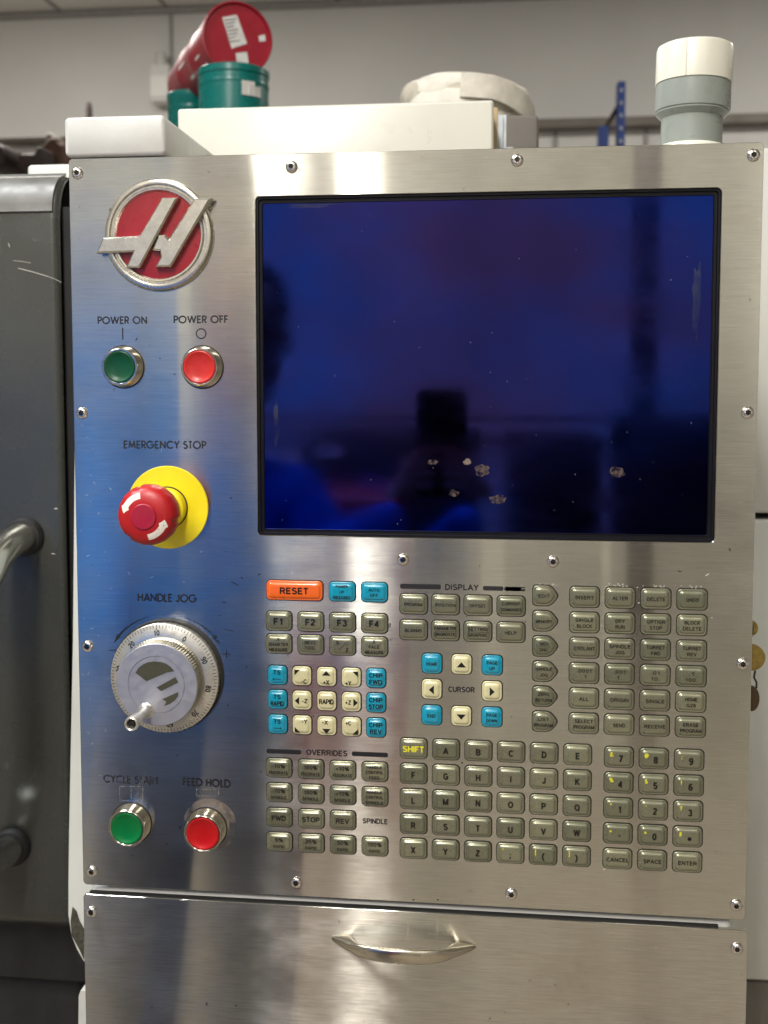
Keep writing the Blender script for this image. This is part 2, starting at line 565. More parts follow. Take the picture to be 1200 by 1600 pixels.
def stroke(mb, pl, t, z):
    """flat ribbon along a 2-D polyline with mitred joints"""
    P = [Vector(p[:2]) for p in pl]
    for i in range(1, len(P) - 1):              # sharp corner: two strokes that run past each other
        e1, e2 = (P[i] - P[i - 1]).normalized(), (P[i + 1] - P[i]).normalized()
        if e1.dot(e2) < -0.15:
            stroke(mb, [tuple(p) for p in P[:i]] + [tuple(P[i] + e1 * t * .25)], t, z)
            stroke(mb, [tuple(P[i] - e2 * t * .25)] + [tuple(p) for p in P[i + 1:]], t, z + .0000023)
            return
    closed = (P[0] - P[-1]).length < 1e-9
    L, Rr = [], []
    N = len(P)
    for i in range(N):
        if closed and i in (0, N - 1):
            a, b_, c_ = P[N - 2], P[0], P[1]
        else:
            a, b_, c_ = P[max(i - 1, 0)], P[i], P[min(i + 1, N - 1)]
        e1 = (b_ - a).normalized() if (b_ - a).length > 1e-9 else (c_ - b_).normalized()
        e2 = (c_ - b_).normalized() if (c_ - b_).length > 1e-9 else e1
        n1, n2 = Vector((-e1.y, e1.x)), Vector((-e2.y, e2.x))
        mvec = (n1 + n2)
        k = max(mvec.length_squared / 2, 0.30)
        off = mvec * (t / 2 / k)
        L.append(mb.vert((b_.x + off.x, b_.y + off.y, z)))
        Rr.append(mb.vert((b_.x - off.x, b_.y - off.y, z)))
    for i in range(N - 1):
        mb.face((L[i], Rr[i], Rr[i + 1], L[i + 1]))


def futura(mb, s, cx, cy, h, width, t, z):
    TR = 0.13
    total = sum(GL[c][0] + TR for c in s) - 0.08 - TR
    kx = width / total
    x = cx - width / 2
    n = 0
    for c in s:
        adv, pls = GL[c]
        for pl in pls:
            stroke(mb, [(x + p[0] * kx, cy - h / 2 + p[1] * h) for p in pl], t, z + 0.000004 * (n % 3))
            n += 1
        x += (adv + TR) * kx


def ell(cx, cy, rx, ry, a0, a1, n=14):
    return [(cx + rx * math.cos(R(a0 + (a1 - a0) * i / n)), cy + ry * math.sin(R(a0 + (a1 - a0) * i / n))) for i in range(n + 1)]


HV = {   # grotesque capitals, figures and signs as strokes: (width, [polylines]) on a unit cap height
    'A': (.72, [[(.02, 0), (.36, .97), (.70, 0)], [(.15, .32), (.57, .32)]]),
    'B': (.68, [[(.07, .07), (.07, .93), (.36, .93)] + ell(.36, .725, .22, .205, 90, -90, 8)[1:] + [(.07, .52)], [(.36, .52)] + ell(.38, .295, .24, .225, 90, -90, 8) + [(.07, .07)]]),
    'C': (.72, [ell(.39, .5, .32, .43, 42, 318, 18)]),
    'D': (.71, [[(.07, .07), (.07, .93), (.32, .93)] + ell(.32, .5, .33, .43, 90, -90, 12)[1:] + [(.07, .07)]]),
    'E': (.60, [[(.56, .93), (.07, .93), (.07, .07), (.57, .07)], [(.07, .51), (.52, .51)]]),
    'F': (.56, [[(.54, .93), (.07, .93), (.07, 0)], [(.07, .49), (.48, .49)]]),
    'G': (.76, [ell(.39, .5, .32, .43, 42, 345, 20) + [(.70, .46), (.42, .46)], [(.70, .40), (.70, .02)]]),
    'H': (.70, [[(.07, 0), (.07, 1)], [(.63, 0), (.63, 1)], [(.07, .52), (.63, .52)]]),
    'I': (.14, [[(.07, 0), (.07, 1)]]),
    'J': (.52, [[(.45, 1), (.45, .27)] + ell(.26, .27, .19, .20, 0, -180, 8)]),
    'K': (.69, [[(.07, 0), (.07, 1)], [(.62, 1), (.09, .40)], [(.25, .58), (.65, 0)]]),
    'L': (.56, [[(.07, 1), (.07, .07), (.54, .07)]]),
    'M': (.84, [[(.07, 0), (.07, .95), (.42, .08), (.77, .95), (.77, 0)]]),
    'N': (.70, [[(.07, 0), (.07, .95), (.63, .05), (.63, 1)]]),
    'O': (.78, [ell(.39, .5, .33, .43, 0, 360, 24)]),
    'P': (.65, [[(.07, 0), (.07, .93), (.36, .93)] + ell(.36, .69, .23, .24, 90, -90, 10)[1:] + [(.07, .45)]]),
    'Q': (.78, [ell(.39, .5, .33, .43, 0, 360, 24), [(.46, .26), (.74, -.02)]]),
    'R': (.69, [[(.07, 0), (.07, .93), (.38, .93)] + ell(.38, .71, .22, .22, 90, -90, 10)[1:] + [(.07, .49)], [(.40, .49), (.62, 0)]]),
    'S': (.66, [ell(.33, .725, .24, .205, 25, 265, 12) + ell(.33, .285, .27, .225, 85, -155, 12)]),
    'T': (.62, [[(.02, .93), (.60, .93)], [(.31, .93), (.31, 0)]]),
    'U': (.70, [[(.07, 1), (.07, .33)] + ell(.35, .33, .28, .26, 180, 360, 12) + [(.63, 1)]]),
    'V': (.68, [[(.03, 1), (.34, .05), (.65, 1)]]),
    'W': (.94, [[(.03, 1), (.24, .06), (.47, .94), (.70, .06), (.91, 1)]]),
    'X': (.68, [[(.04, 1), (.64, 0)], [(.64, 1), (.04, 0)]]),
    'Y': (.68, [[(.03, 1), (.34, .46), (.65, 1)], [(.34, .46), (.34, 0)]]),
    'Z': (.62, [[(.05, .93), (.56, .93), (.05, .07), (.58, .07)]]),
    '0': (.58, [ell(.29, .5, .22, .43, 0, 360, 22)]),
    '1': (.46, [[(.08, .73), (.22, .78), (.30, .97), (.30, 0)]]),
    '2': (.58, [ell(.29, .70, .22, .23, 170, -38, 12) + [(.07, .07), (.55, .07)]]),
    '3': (.58, [ell(.28, .73, .20, .20, 155, -90, 12), ell(.28, .295, .23, .225, 90, -155, 12)]),
    '4': (.60, [[(.43, 0), (.43, .93), (.06, .29), (.58, .29)]]),
    '5': (.58, [[(.51, .93), (.15, .93), (.10, .50)] + ell(.29, .32, .23, .25, 130, -150, 12)]),
    '6': (.58, [ell(.29, .31, .22, .24, 0, 360, 18), ell(.32, .5, .25, .43, 50, 190, 12)]),
    '7': (.56, [[(.04, .93), (.52, .93), (.20, 0)]]),
    '8': (.58, [ell(.29, .725, .19, .205, 0, 360, 16), ell(.29, .285, .22, .225, 0, 360, 16)]),
    '9': (.58, [ell(.29, .69, .22, .24, 0, 360, 18), ell(.26, .5, .25, .43, 10, -130, 12)]),
    '-': (.36, [[(.03, .40), (.33, .40)]]), '+': (.56, [[(.03, .42), (.53, .42)], [(.28, .17), (.28, .67)]]),
    '.': (.22, [[(.11, 0), (.11, .16)]]), ';': (.22, [[(.11, .5), (.11, .66)], [(.11, .16), (.11, 0), (.05, -.14)]]),
    ':': (.22, [[(.11, .06), (.11, .24)], [(.11, .56), (.11, .74)]]),
    '(': (.34, [ell(.66, .42, .58, .70, 122, 238, 10)]), ')': (.34, [ell(-.32, .42, .58, .70, 58, -58, 10)]),
    '[': (.28, [[(.26, 1.0), (.07, 1.0), (.07, -.15), (.26, -.15)]]), ']': (.28, [[(.02, 1.0), (.21, 1.0), (.21, -.15), (.02, -.15)]]),
    '%': (.90, [ell(.20, .74, .14, .19, 0, 360, 12), ell(.70, .26, .14, .19, 0, 360, 12), [(.24, 0), (.66, 1)]]),
    '=': (.56, [[(.03, .30), (.53, .30)], [(.03, .58), (.53, .58)]]), '!': (.20, [[(.10, .32), (.10, 1)], [(.10, 0), (.10, .14)]]),
    '?': (.54, [ell(.27, .74, .20, .20, 170, -40, 10) + [(.28, .42), (.28, .28)], [(.28, 0), (.28, .14)]]),
    '*': (.44, [[(.22, .60), (.22, 1)], [(.04, .70), (.40, .90)], [(.04, .90), (.40, .70)]]),
    ',': (.22, [[(.13, .90), (.13, .76), (.06, .62)]]),
    '#': (.60, [[(.16, 0), (.26, 1)], [(.38, 0), (.48, 1)], [(.02, .34), (.56, .34)], [(.05, .66), (.60, .66)]]),
    '$': (.66, [ell(.33, .70, .22, .17, 25, 265, 10) + ell(.33, .30, .25, .18, 85, -155, 10), [(.33, -.06), (.33, 1.06)]]),
    '&': (.74, [[(.70, 0), (.20, .68)] + ell(.33, .80, .15, .14, 215, -30, 10) + [(.12, .42)] + ell(.29, .25, .21, .20, 140, 340, 10) + [(.66, .48)]]),
    '@': (.92, [ell(.46, .5, .38, .46, 300, -15, 20), ell(.46, .48, .16, .20, 0, 360, 12), [(.62, .70), (.62, .34), (.80, .34)]]),
    '"': (.34, [[(.08, .70), (.08, 1)], [(.26, .70), (.26, 1)]]),
    '\u2022': (.44, [ell(.22, .42, .09, .09, 0, 360, 10)]), ' ': (.30, []),
}


def grot(mb, s, cx, cy, h, z, width=None, t=.15, track=.13):
    """t: stroke weight as a share of the cap height"""
    total = sum(HV[c][0] for c in s) + track * (len(s) - 1)
    kx = h * .96 if width is None else width / total
    x = cx - total * kx / 2
    n = 0
    for c in s:
        adv, pls = HV[c]
        for pl in pls:
            stroke(mb, [(x + p[0] * kx, cy - h / 2 + p[1] * h) for p in pl], t * h * (1.7 if c == '\u2022' else 1), z + .000003 * (n % 4))
            n += 1
        x += (adv + track) * kx


# ------------------------------------------------------------------ setting
def sbox(name, a, b, mat, parent=None, kind='structure', label=None):
    mb = MB(); mb.box(a, b)
    o = mesh_obj(name, mb.build(0), mat, parent)
    if parent is None:
        tag(o, label, None, None, kind)
    return o


HC = 3.105                                     # ceiling height
sbox('floor', (-5, -4.6, -0.05), (5, 4.6, 0), 'concrete', label='grey concrete workshop floor')
wall = sbox('wall', (-5, 4.0, 0), (5, 4.2, HC), 'wall_paint', label='pale grey panelled workshop wall behind the machine')
xj = at(268, 60, 4.0).x
for xx in (xj, xj + 3.7, xj - 3.7):
    sbox('joint_strip', (xx - 0.007, 3.992, 0), (xx + 0.007, 4.0, HC - 0.004), 'joint_dark', wall)
sbox('ceiling_trim', (-5, 3.98, HC - 0.03), (5, 4.0, HC - 0.004), 'joint_dark', wall)
ceil = sbox('ceiling', (-5, -4.6, HC), (5, 4.2, HC + 0.1), 'ceiling_paint', label='pale ceiling panels above the wall')
for xx in (at(97, 28, 4.0).x, at(262, 20, 4.0).x, at(530, 8, 4.0).x, at(700, 0, 4.0).x + 0.6):
    sbox('ceiling_joint', (xx - 0.007, -4.6, HC - 0.008), (xx + 0.007, 3.97, HC), 'joint_dark', ceil)
zl = at(1000, 197, 3.95).z
sbox('wall_shadow_strip', (at(560, 200, 3.9).x, 3.86, zl - 0.015), (5, 4.0, zl + 0.02), 'beam_grey', wall)  # dark strip painting in the shadow line along the wall
lo = sbox('block_course', (at(560, 200, 3.9).x, 3.94, 0), (5, 4.0, zl - 0.015), 'block_paint', wall)
for xx in (at(868, 210, 3.93).x, at(1010, 210, 3.93).x):
    sbox('block_joint', (xx - 0.007, 3.93, 0), (xx + 0.007, 3.94, zl - 0.015), 'joint_dark', wall)

far = sbox('opposite_wall', (-5, -4.6, 0), (5, -4.5, HC), 'far_wall', label='pale opposite workshop wall mirrored in the display')
sbox('side_wall', (-5.1, -4.6, 0), (-5, 4.2, HC), 'wall_paint', label='pale side wall of the workshop on the left')
sbox('side_wall', (5, -4.6, 0), (5.1, 4.2, HC), 'wall_paint', label='pale side wall of the workshop on the right')


# things behind the camera, seen only mirrored in the display and the steel
def rbox(name, px0, px1, pyt, D, dep, mat, label, cat, zb=0.0):
    a, b_ = mirror_at(px0, pyt, D), mirror_at(px1, pyt, D)
    me = bbox_mesh(abs(b_.x - a.x), dep, a.z - zb, 0.01, 0.006)
    o = mesh_obj(name, me, mat, None, ((a.x + b_.x) / 2, -D - dep, (a.z + zb) / 2))
    return tag(o, label, cat)


rbox('steel_column', 1003, 1042, -250, 3.6, 0.12, 'column_grey', 'tall dark column mirrored near the right side of the display', 'column')
rbox('wall_rail', 380, 1000, 650, 4.35, 0.05, 'machine_dark', 'thin dark horizontal rail mirrored across the display', 'rail', zb=mirror_at(600, 657, 4.35).z)
rbox('dark_cabinet', 790, 942, 685, 3.2, 0.5, 'machine_dark', 'dark square cabinet mirrored right of the phone in the display', 'cabinet', zb=.85)
rbox('workshop_machine', 985, 1200, 655, 2.8, 0.6, 'machine_dark', 'large dark machine mirrored at the lower right of the display', 'machine', zb=.85)
rbox('work_bench', 470, 745, 680, 3.0, 0.6, 'machine_dark', 'dark cluttered bench mirrored left of the phone in the display', 'bench', zb=.85)
rbox('paper_stack', 490, 532, 703, 2.9, 0.05, 'sticker_white', 'small pale paper stack mirrored on the dark bench', 'paper', zb=mirror_at(500, 714, 2.9).z)
rbox('blue_tray', 556, 628, 757, 2.7, 0.05, 'jacket_blue', 'narrow blue tray mirrored in front of the dark bench', 'tray', zb=mirror_at(556, 763, 2.7).z)
rbox('added_blue_block', -160, 215, 455, 1.6, 0.3, 'reflection_blue', 'added tall blue block, unseen, whose reflection tints the far left of the steel panel', 'rack', zb=.50)  # made-up block, added to spread blue across the steel
rbox('red_bin', 395, 620, 778, 1.5, 0.3, 'shop_red', 'red bin mirrored at the lower left of the display', 'bin', zb=.55)


# ------------------------------------------------------------------ control panel
CP = empty('control_panel', (0, 0, ZO), 'brushed steel machine control panel with dark screen, badge, dial and rows of keys', 'control panel', (PI / 2, 0, 0))
W, H = 0.4572, 0.5082

# faceplate with the display opening
OX0, OX1, OY0, OY1 = 0.1290, 0.4318, 0.2526, 0.4805
mb = MB()
cx, cy = W / 2, H / 2
ox, oy = (OX0 + OX1) / 2, (OY0 + OY1) / 2
ow, oh = OX1 - OX0, OY1 - OY0
mb.loft([rr(W, H, .003, -.003, (cx, cy)), rr(W, H, .003, -.0004, (cx, cy)), rr(W - .0006, H - .0006, .0027, 0, (cx, cy)),
         rr(ow + .0006, oh + .0006, .0033, 0, (ox, oy)), rr(ow, oh, .003, -.0004, (ox, oy)), rr(ow, oh, .003, -.003, (ox, oy))], False, False)
mesh_obj('faceplate', mb.build(30, uv=True), 'brushed_steel', CP)
# enclosure behind the faceplate
mb = MB()
mb.loft([rr(.440, .496, .006, -.12, (cx, cy)), rr(.440, .496, .006, -.0031, (cx, cy))], True, False)
mesh_obj('enclosure', mb.build(30), 'cream_enamel', CP)
# display bezel and glass
mb = MB()
q = lambda d, z: rr(ow - 2 * d, oh - 2 * d, max(.003 - d * .4, .0012), z, (ox, oy))
mb.loft([q(.0001, -.0032), q(.0001, -.0018), q(.0004, -.0014), q(.0016, -.0015), q(.0020, -.0030), q(.0034, -.0031), q(.0037, -.0026),
         q(.0041, -.0026), q(.0044, -.0040)], False, False)
mesh_obj('bezel', mb.build(30), 'black_plastic', CP)
mb = MB(); mb.face(mb.ring(q(.0040, -.0038)))
glass = mesh_obj('display', mb.build(0), 'coated_glass', CP, label='dark blue reflective display glass')


def pm(px, py, z=0.0):
    """panel-local metres (x, y) of the photo pixel on the panel-parallel plane z metres proud"""
    p = at(px, py, -z)
    return (p.x, p.z - ZO)


def blob(px, py, rx, ry, seed, z):
    rnd = random.Random(seed)
    x, y = pm(px, py, z)
    mb = MB()
    n = 16
    rs = [0.75 + 0.4 * rnd.random() for _ in range(n)]
    mb.loft([[(x + rx * f_ * rs[i] * math.cos(2 * PI * i / n), y + ry * f_ * rs[i] * math.sin(2 * PI * i / n), z + zz) for i in range(n)] for f_, zz in ((1, 0), (.8, .00005), (.4, .00006))])
    return mb.build(60)


for i, (px, py, rx, ry) in enumerate([(676, 722, 3.6, 1.8), (753, 735, 5.2, 4.4), (709, 771, 3.2, 2.6), (778, 780, 6.2, 3.2), (965, 738, 5.0, 4.3), (730, 722, 2.6, 2.2)]):
    mesh_obj('dried_spot', blob(px, py, rx * mm, ry * mm, i, -.0037), 'residue' if i != 5 else 'grease_film', glass)
for (px, py, rx, ry, a) in ((490, 318, 22, 2.6, 3), (1090, 470, 3.2, 30, 0), (430, 660, 2.0, 20, 2)):
    x, y = pm(px, py)
    mb = MB()
    rn = random.Random(px)
    n = 22
    rs = [0.6 + 0.5 * rn.random() for _ in range(n)]
    mb.face(mb.ring([(x + rx * mm * rs[i] * math.cos(2 * PI * i / n), y + ry * mm * rs[i] * math.sin(2 * PI * i / n) + a * .02 * rx * mm * math.cos(2 * PI * i / n), -.0037) for i in range(n)]))
    mesh_obj('wipe_smear', mb.build(0), 'glass_smear', glass)
mb = MB()
rnd = random.Random(3)
for i in range(45):
    x, y = ox + (rnd.random() - .5) * (ow - .02), OY0 + .008 + (oh - .02) * rnd.random() ** 1.6
    r_ = .00008 + .00012 * rnd.random()
    mb.face(mb.ring([(x + r_ * math.cos(a * PI / 3), y + r_ * math.sin(a * PI / 3), -.0037) for a in range(6)]))
tag(mesh_obj('dust', mb.build(0), 'dust_speck', glass), kind='stuff')


# ---- torx screws (shared meshes)
def screw_meshes():
    mb = MB()
    mb.lathe([(4.1, 0), (4.1, .35), (3.9, .9), (3.3, 1.6), (2.6, 2.05), (2.15, 2.2)], 24, cap1=False)
    n = 24
    star = lambda r0, z: [((r0 + .28 * math.cos(6 * 2 * PI * i / n)) * math.cos(2 * PI * i / n), (r0 + .28 * math.cos(6 * 2 * PI * i / n)) * math.sin(2 * PI * i / n), z) for i in range(n)]
    k = len(mb.v)
    last = list(range(k - n, k))
    s = mb.ring(star(1.75, 2.2)); mb.bridge(last, s)
    mb.v = [(x * mm, y * mm, z * mm) for x, y, z in mb.v]
    head = mb.build(35)
    mb = MB()
    mb.loft([star(1.75, 2.19), star(1.65, 1.1)], False, True)
    mb.lathe([(.45, 1.25), (.45, 2.0), (.3, 2.1)], 10)
    mb.v = [(x * mm, y * mm, z * mm) for x, y, z in mb.v]
    return head, mb.build(35)


SH, SR = screw_meshes()
mb = MB(); mb.lathe([(4.9 * mm, 0), (4.9 * mm, .04 * mm)], 24)
SW = mb.build(0)


def screw(x, y, parent, z0=0.0):
    s = mesh_obj('screw', SH, 'screw_steel', parent, (x * mm, y * mm, z0), (R(random.uniform(-3, 3)), R(random.uniform(-3, 3)), random.uniform(0, 6)))
    mesh_obj('torx_recess', SR, 'screw_recess', s)
    return s


for x, y in [(6.2, 498.3), (153.8, 499.5), (302.4, 500.4), (450.8, 500.2), (6.1, 335.6), (450.8, 337.4), (6.8, 172.4), (451.4, 173.0),
             (6.8, 10.2), (154.2, 9.8), (302.5, 9.7), (450.8, 10.2), (228.5, 237.9), (328.1, 238.3)]:
    screw(x, y, CP)

# ---- badge: silver ring, red disc, two slanted silver strokes (one with a bar reaching out to the left)
bx, by = .0630, .4558
badge = MB()
badge.lathe([(37.6 * mm, 0), (37.6 * mm, 2.2 * mm), (36.4 * mm, 4.4 * mm), (34.6 * mm, 5.0 * mm), (33.6 * mm, 4.8 * mm), (33.0 * mm, 3.0 * mm), (31.9 * mm, 3.0 * mm),
             (31.0 * mm, 4.5 * mm), (29.9 * mm, 4.4 * mm), (29.0 * mm, 2.8 * mm)], 72, cap1=False)
badge_o = mesh_obj('badge', badge.build(40), 'badge_silver', CP, (bx, by, 0), label='round silver badge ring with red centre')
mb = MB(); mb.lathe([(29.4 * mm, 2.9 * mm), (20 * mm, 3.2 * mm), (8 * mm, 3.3 * mm)], 72)
mesh_obj('red_disc', mb.build(50), 'badge_red', badge_o)
hL = [(190, 505), (228, 420), (440, 408), (572, 186), (660, 184), (440, 590), (366, 590), (405, 498)]
hR = [(518, 487), (553, 405), (588, 401), (612, 428), (765, 190), (856, 188), (622, 585), (538, 585), (568, 528), (560, 492)]
for poly in (hL, hR):
    pts = []
    for (u, v_) in poly:
        x, y = pm(100 + u / 3.75, 260 + v_ / 3.75, .0085)
        pts.append((x - bx, y - by))
    pts.reverse()
    A_ = sum(pts[i - 1][0] * pts[i][1] - pts[i][0] * pts[i - 1][1] for i in range(len(pts)))
    if A_ < 0: pts.reverse()
    mb = MB()
    mb.loft([rpoly(pts, 0, .0034, -.0006), rpoly(pts, 0, .0074, -.0003), rpoly(pts, 0, .0085, .0008)])
    mesh_obj('letter_stroke', mb.build(25), 'badge_silver', badge_o)


# ---- printed captions
def caption(name, s, x, y, h, width, t, mat, z=.00006):
    mb = MB(); futura(mb, s, x * mm, y * mm, h * mm, width * mm, t * mm, z)
    return mesh_obj(name, mb.build(0), mat, CP)


caption('caption', 'POWER ON', 35.7, 399.0, 4.7, 34.4, 1.0, 'ink')
caption('caption', 'POWER OFF', 90.6, 399.2, 4.7, 37.2, 1.0, 'ink')
caption('caption', 'EMERGENCY STOP', 64.2, 314.0, 4.9, 57.5, 1.05, 'ink_light_wear')
caption('caption', 'HANDLE JOG', 64.3, 207.9, 5.1, 41.3, 1.1, 'ink')
caption('caption', 'CYCLE START', 36.4, 77.9, 5.1, 39.4, 1.1, 'ink_worn')
caption('caption', 'FEED HOLD', 90.7, 78.1, 5.1, 33.4, 1.15, 'ink')
mb = MB(); mb.box((35.5 * mm, 385.9 * mm, 0), (36.4 * mm, 393.9 * mm, .00006)); mesh_obj('on_symbol', mb.build(0), 'ink', CP)
mb = MB(); stroke(mb, arc(90.9 * mm, 389.6 * mm, 3.3 * mm, 0, 360, 36), .85 * mm, .00006); mesh_obj('off_symbol', mb.build(0), 'ink', CP)
mb = MB()
bxs = [pm(100 + u / 3.636, 1160 + v_ / 3.636) for u, v_ in ((315, 250), (447, 250), (447, 331), (318, 331), (315, 250))]
stroke(mb, bxs, .3 * mm, .00006)
stroke(mb, [((bxs[0][0] + bxs[1][0]) / 2, bxs[0][1]), ((bxs[2][0] + bxs[3][0]) / 2, bxs[2][1])], .3 * mm, .00007)
mesh_obj('worn_symbol', mb.build(0), 'pale_line', CP)
mb = MB()
bxs = [pm(100 + u / 3.636, 1160 + v_ / 3.636) for u, v_ in ((752, 266), (878, 266), (878, 304), (752, 304), (752, 266))]
stroke(mb, bxs, .3 * mm, .00006)
mesh_obj('worn_symbol', mb.build(0), 'pale_line', CP)


# ---- illuminated push buttons
def push_button(x, y, hgt, face_r, capmat, capr, label):
    b_ = mesh_obj('push_button', None or (lambda m_: (m_.lathe([(14.2 * mm, 0), (14.2 * mm, 1.6 * mm), (13.8 * mm, 2.6 * mm), (face_r + .9 * mm, hgt - 1.2 * mm), (face_r + .4 * mm, hgt - .3 * mm),
                                                                        (face_r, hgt), (capr + .7 * mm, hgt), (capr + .2 * mm, hgt - .5 * mm), (capr + .1 * mm, hgt - 2.0 * mm)], 48, cap1=False), m_.build(35))[1])(MB()),
                  'chrome', CP, (x * mm, y * mm, 0), label=label)
    mb = MB()
    mb.lathe([(capr, hgt - 2.0 * mm), (capr, hgt - .35 * mm), (capr - .5 * mm, hgt - .05 * mm), (capr - 1.1 * mm, hgt - .15 * mm), (capr - 1.6 * mm, hgt - .6 * mm),
              (capr * .6, hgt - 1.3 * mm), (capr * .25, hgt - 1.55 * mm)], 48)
    mesh_obj('cap', mb.build(50), capmat, b_)
    mb = MB(); mb.lathe([(14.9 * mm, 0), (14.9 * mm, .25 * mm), (14.2 * mm, .3 * mm)], 48, cap1=False)
    mesh_obj('gasket_ring', mb.build(30), 'black_rubber', b_)


push_button(36.2, 367.2, 8.5 * mm, 12.0 * mm, 'cap_green_dark', 10.6 * mm, 'dark green push button under POWER ON')
push_button(91.6, 367.0, 8.5 * mm, 12.0 * mm, 'cap_red_soft', 10.9 * mm, 'light red push button under POWER OFF')
push_button(36.5, 47.0, 11.0 * mm, 12.6 * mm, 'cap_green', 11.1 * mm, 'bright green push button under CYCLE START')
push_button(90.7, 45.9, 11.0 * mm, 12.6 * mm, 'cap_red', 11.3 * mm, 'bright red push button under FEED HOLD')
mb = MB(); mb.lathe([(19.0 * mm, .02 * mm), (17 * mm, .05 * mm)], 48); mb.v = [(x + 93.0 * mm, y + 48 * mm, z) for x, y, z in mb.v]
mesh_obj('grease_mark', mb.build(0), 'grease_film', CP)

# ---- emergency stop
ES = mesh_obj('emergency_stop', (lambda m_: (m_.lathe([(28.6 * mm, 0), (28.6 * mm, .8 * mm), (28.3 * mm, 1.1 * mm), (14 * mm, 1.1 * mm)], 64), m_.build(30))[1])(MB()),
              'label_yellow', CP, (65.9 * mm, 270.9 * mm, 0), label='red mushroom emergency stop on a yellow disc')
mb = MB(); mb.lathe([(14.6 * mm, 1.1 * mm), (14.6 * mm, 1.6 * mm), (13.9 * mm, 1.7 * mm)], 48, cap1=False); mesh_obj('collar_seal', mb.build(30), 'black_rubber', ES)
mb = MB(); mb.lathe([(13.8 * mm, 1.1 * mm), (13.4 * mm, 8 * mm), (11.6 * mm, 9 * mm), (10.8 * mm, 30 * mm)], 48); mesh_obj('collar', mb.build(30), 'label_yellow', ES)
MZ = 9.5
MP = [(8, 20), (12, 20.5), (17.6, 22.5), (18.9, 24.5), (19.3, 28), (19.1, 32), (18.2, 35.2), (16.4, 37.6), (13.5, 39.2), (9.8, 40.0), (9.0, 40.1)]


def mprof(r):
    pts = MP[4:]
    for (r1, z1), (r0, z0) in zip(pts, pts[1:]):
        if r0 <= r <= r1: return z0 + (z1 - z0) * (r - r0) / (r1 - r0)
    return 40.1


def ribbed(r, z, a):
    k = min(max((z - .021) / .004, 0), 1) * min(max((.0372 - z) / .003, 0), 1)
    return r - k * (.0011 if math.cos(3 * a + 0.6) > 0.94 else 0.0) + k * .0001 * math.cos(18 * a)


mb = MB(); mb.lathe([(r * mm, z * mm) for r, z in MP], 96, rfun=ribbed)
head = mesh_obj('mushroom_head', mb.build(45), 'mushroom_red', ES)
mb = MB(); mb.lathe([(8.1 * mm, 39.8 * mm), (8.1 * mm, 40.9 * mm), (7.6 * mm, 41.3 * mm), (3 * mm, 41.5 * mm)], 48); mesh_obj('centre_button', mb.build(35), 'mushroom_button', head)
for a0 in (100, 280):
    mb = MB()
    n = 14
    rin, rout = [], []
    for i in range(n + 1):
        a = R(a0 + 72 * i / n)
        ra, rb = 11.3, 15.2
        if i >= n - 3:                                  # the arrow head
            k = (i - (n - 3)) / 3
            ra, rb = (10.3 + 2.9 * k), (16.2 - 2.9 * k)
        rm = [ra + (rb - ra) * j / 3 for j in range(4)]
        row = [mb.vert((r_ * mm * math.cos(a), r_ * mm * math.sin(a), (mprof(r_) + .12) * mm)) for r_ in rm]
        if i:
            for j in range(3): mb.face((prev[j], prev[j + 1], row[j + 1], row[j]))
        prev = row
    mesh_obj('turn_arrow', mb.build(60), 'arrow_white', head)

# lift the head and its children onto the collar
head.location = (0, 0, MZ * mm)
head.scale = (1.03, 1.03, 1)

# ---- handwheel (jog dial)
HW = mesh_obj('jog_dial', (lambda m_: (m_.lathe([(39.6 * mm, 0), (39.6 * mm, 3 * mm), (39.2 * mm, 3.3 * mm), (30 * mm, 3.3 * mm)], 80), m_.build(30))[1])(MB()),
              'black_rubber', CP, (64.1 * mm, 153.6 * mm, 0), label='silver numbered hand dial with a crank pin')
mb = MB(); mb.lathe([(38.0 * mm, 3.3 * mm), (38.2 * mm, 7.4 * mm), (37.8 * mm, 7.9 * mm), (33.2 * mm, 9.6 * mm), (28.9 * mm, 10.4 * mm), (28.4 * mm, 10.4 * mm)], 120, rfun=lambda r, z, a: r + (.00012 * math.cos(120 * a / 2) if r > .037 else 0))
ringo = mesh_obj('graduated_ring', mb.build(30), 'dial_silver', HW)


def cz(r): return 7.9 + (37.8 - r) / (37.8 - 33.2) * 1.7 if r > 33.2 else 9.6 + (33.2 - r) / 4.3 * .8


mb = MB()
for i in range(100):
    a = R(90 - 28.5 + 3.6 * i)
    ln = 3.4 if i % 10 == 0 else (2.7 if i % 5 == 0 else 2.0)
    c_, s_ = math.cos(a), math.sin(a)
    for (r0, r1) in ((37.4, 37.4 - ln),):
        vs = []
        for r_, sg in ((r0, -1), (r0, 1), (r1, 1), (r1, -1)):
            wv = .20 * sg
            vs.append(mb.vert(((r_ * c_ - wv * s_) * mm, (r_ * s_ + wv * c_) * mm, (cz(r_) + .06) * mm)))
        mb.face(vs)
tag(mesh_obj('tick_marks', mb.build(0), 'ink_light_wear', ringo), kind='stuff')
for i in range(10):
    a = R(90 - 28.5 + 36 * i)
    s = str(i * 10)
    mbt = MB(); add_text(mbt, s, 0, 0, 3.6 * mm, 0, bold=0.004, xs=.75)
    r_ = 32.1
    rot = a - PI / 2
    mbt.v = [((r_ * mm * math.cos(a) + x * math.cos(rot) - y * math.sin(rot)), (r_ * mm * math.sin(a) + x * math.sin(rot) + y * math.cos(rot)), (cz(math.hypot(r_ + y / mm * 1.0, 0)) + .10) * mm) for x, y, z in mbt.v]
    mesh_obj('numeral', mbt.build(0), 'ink', ringo)
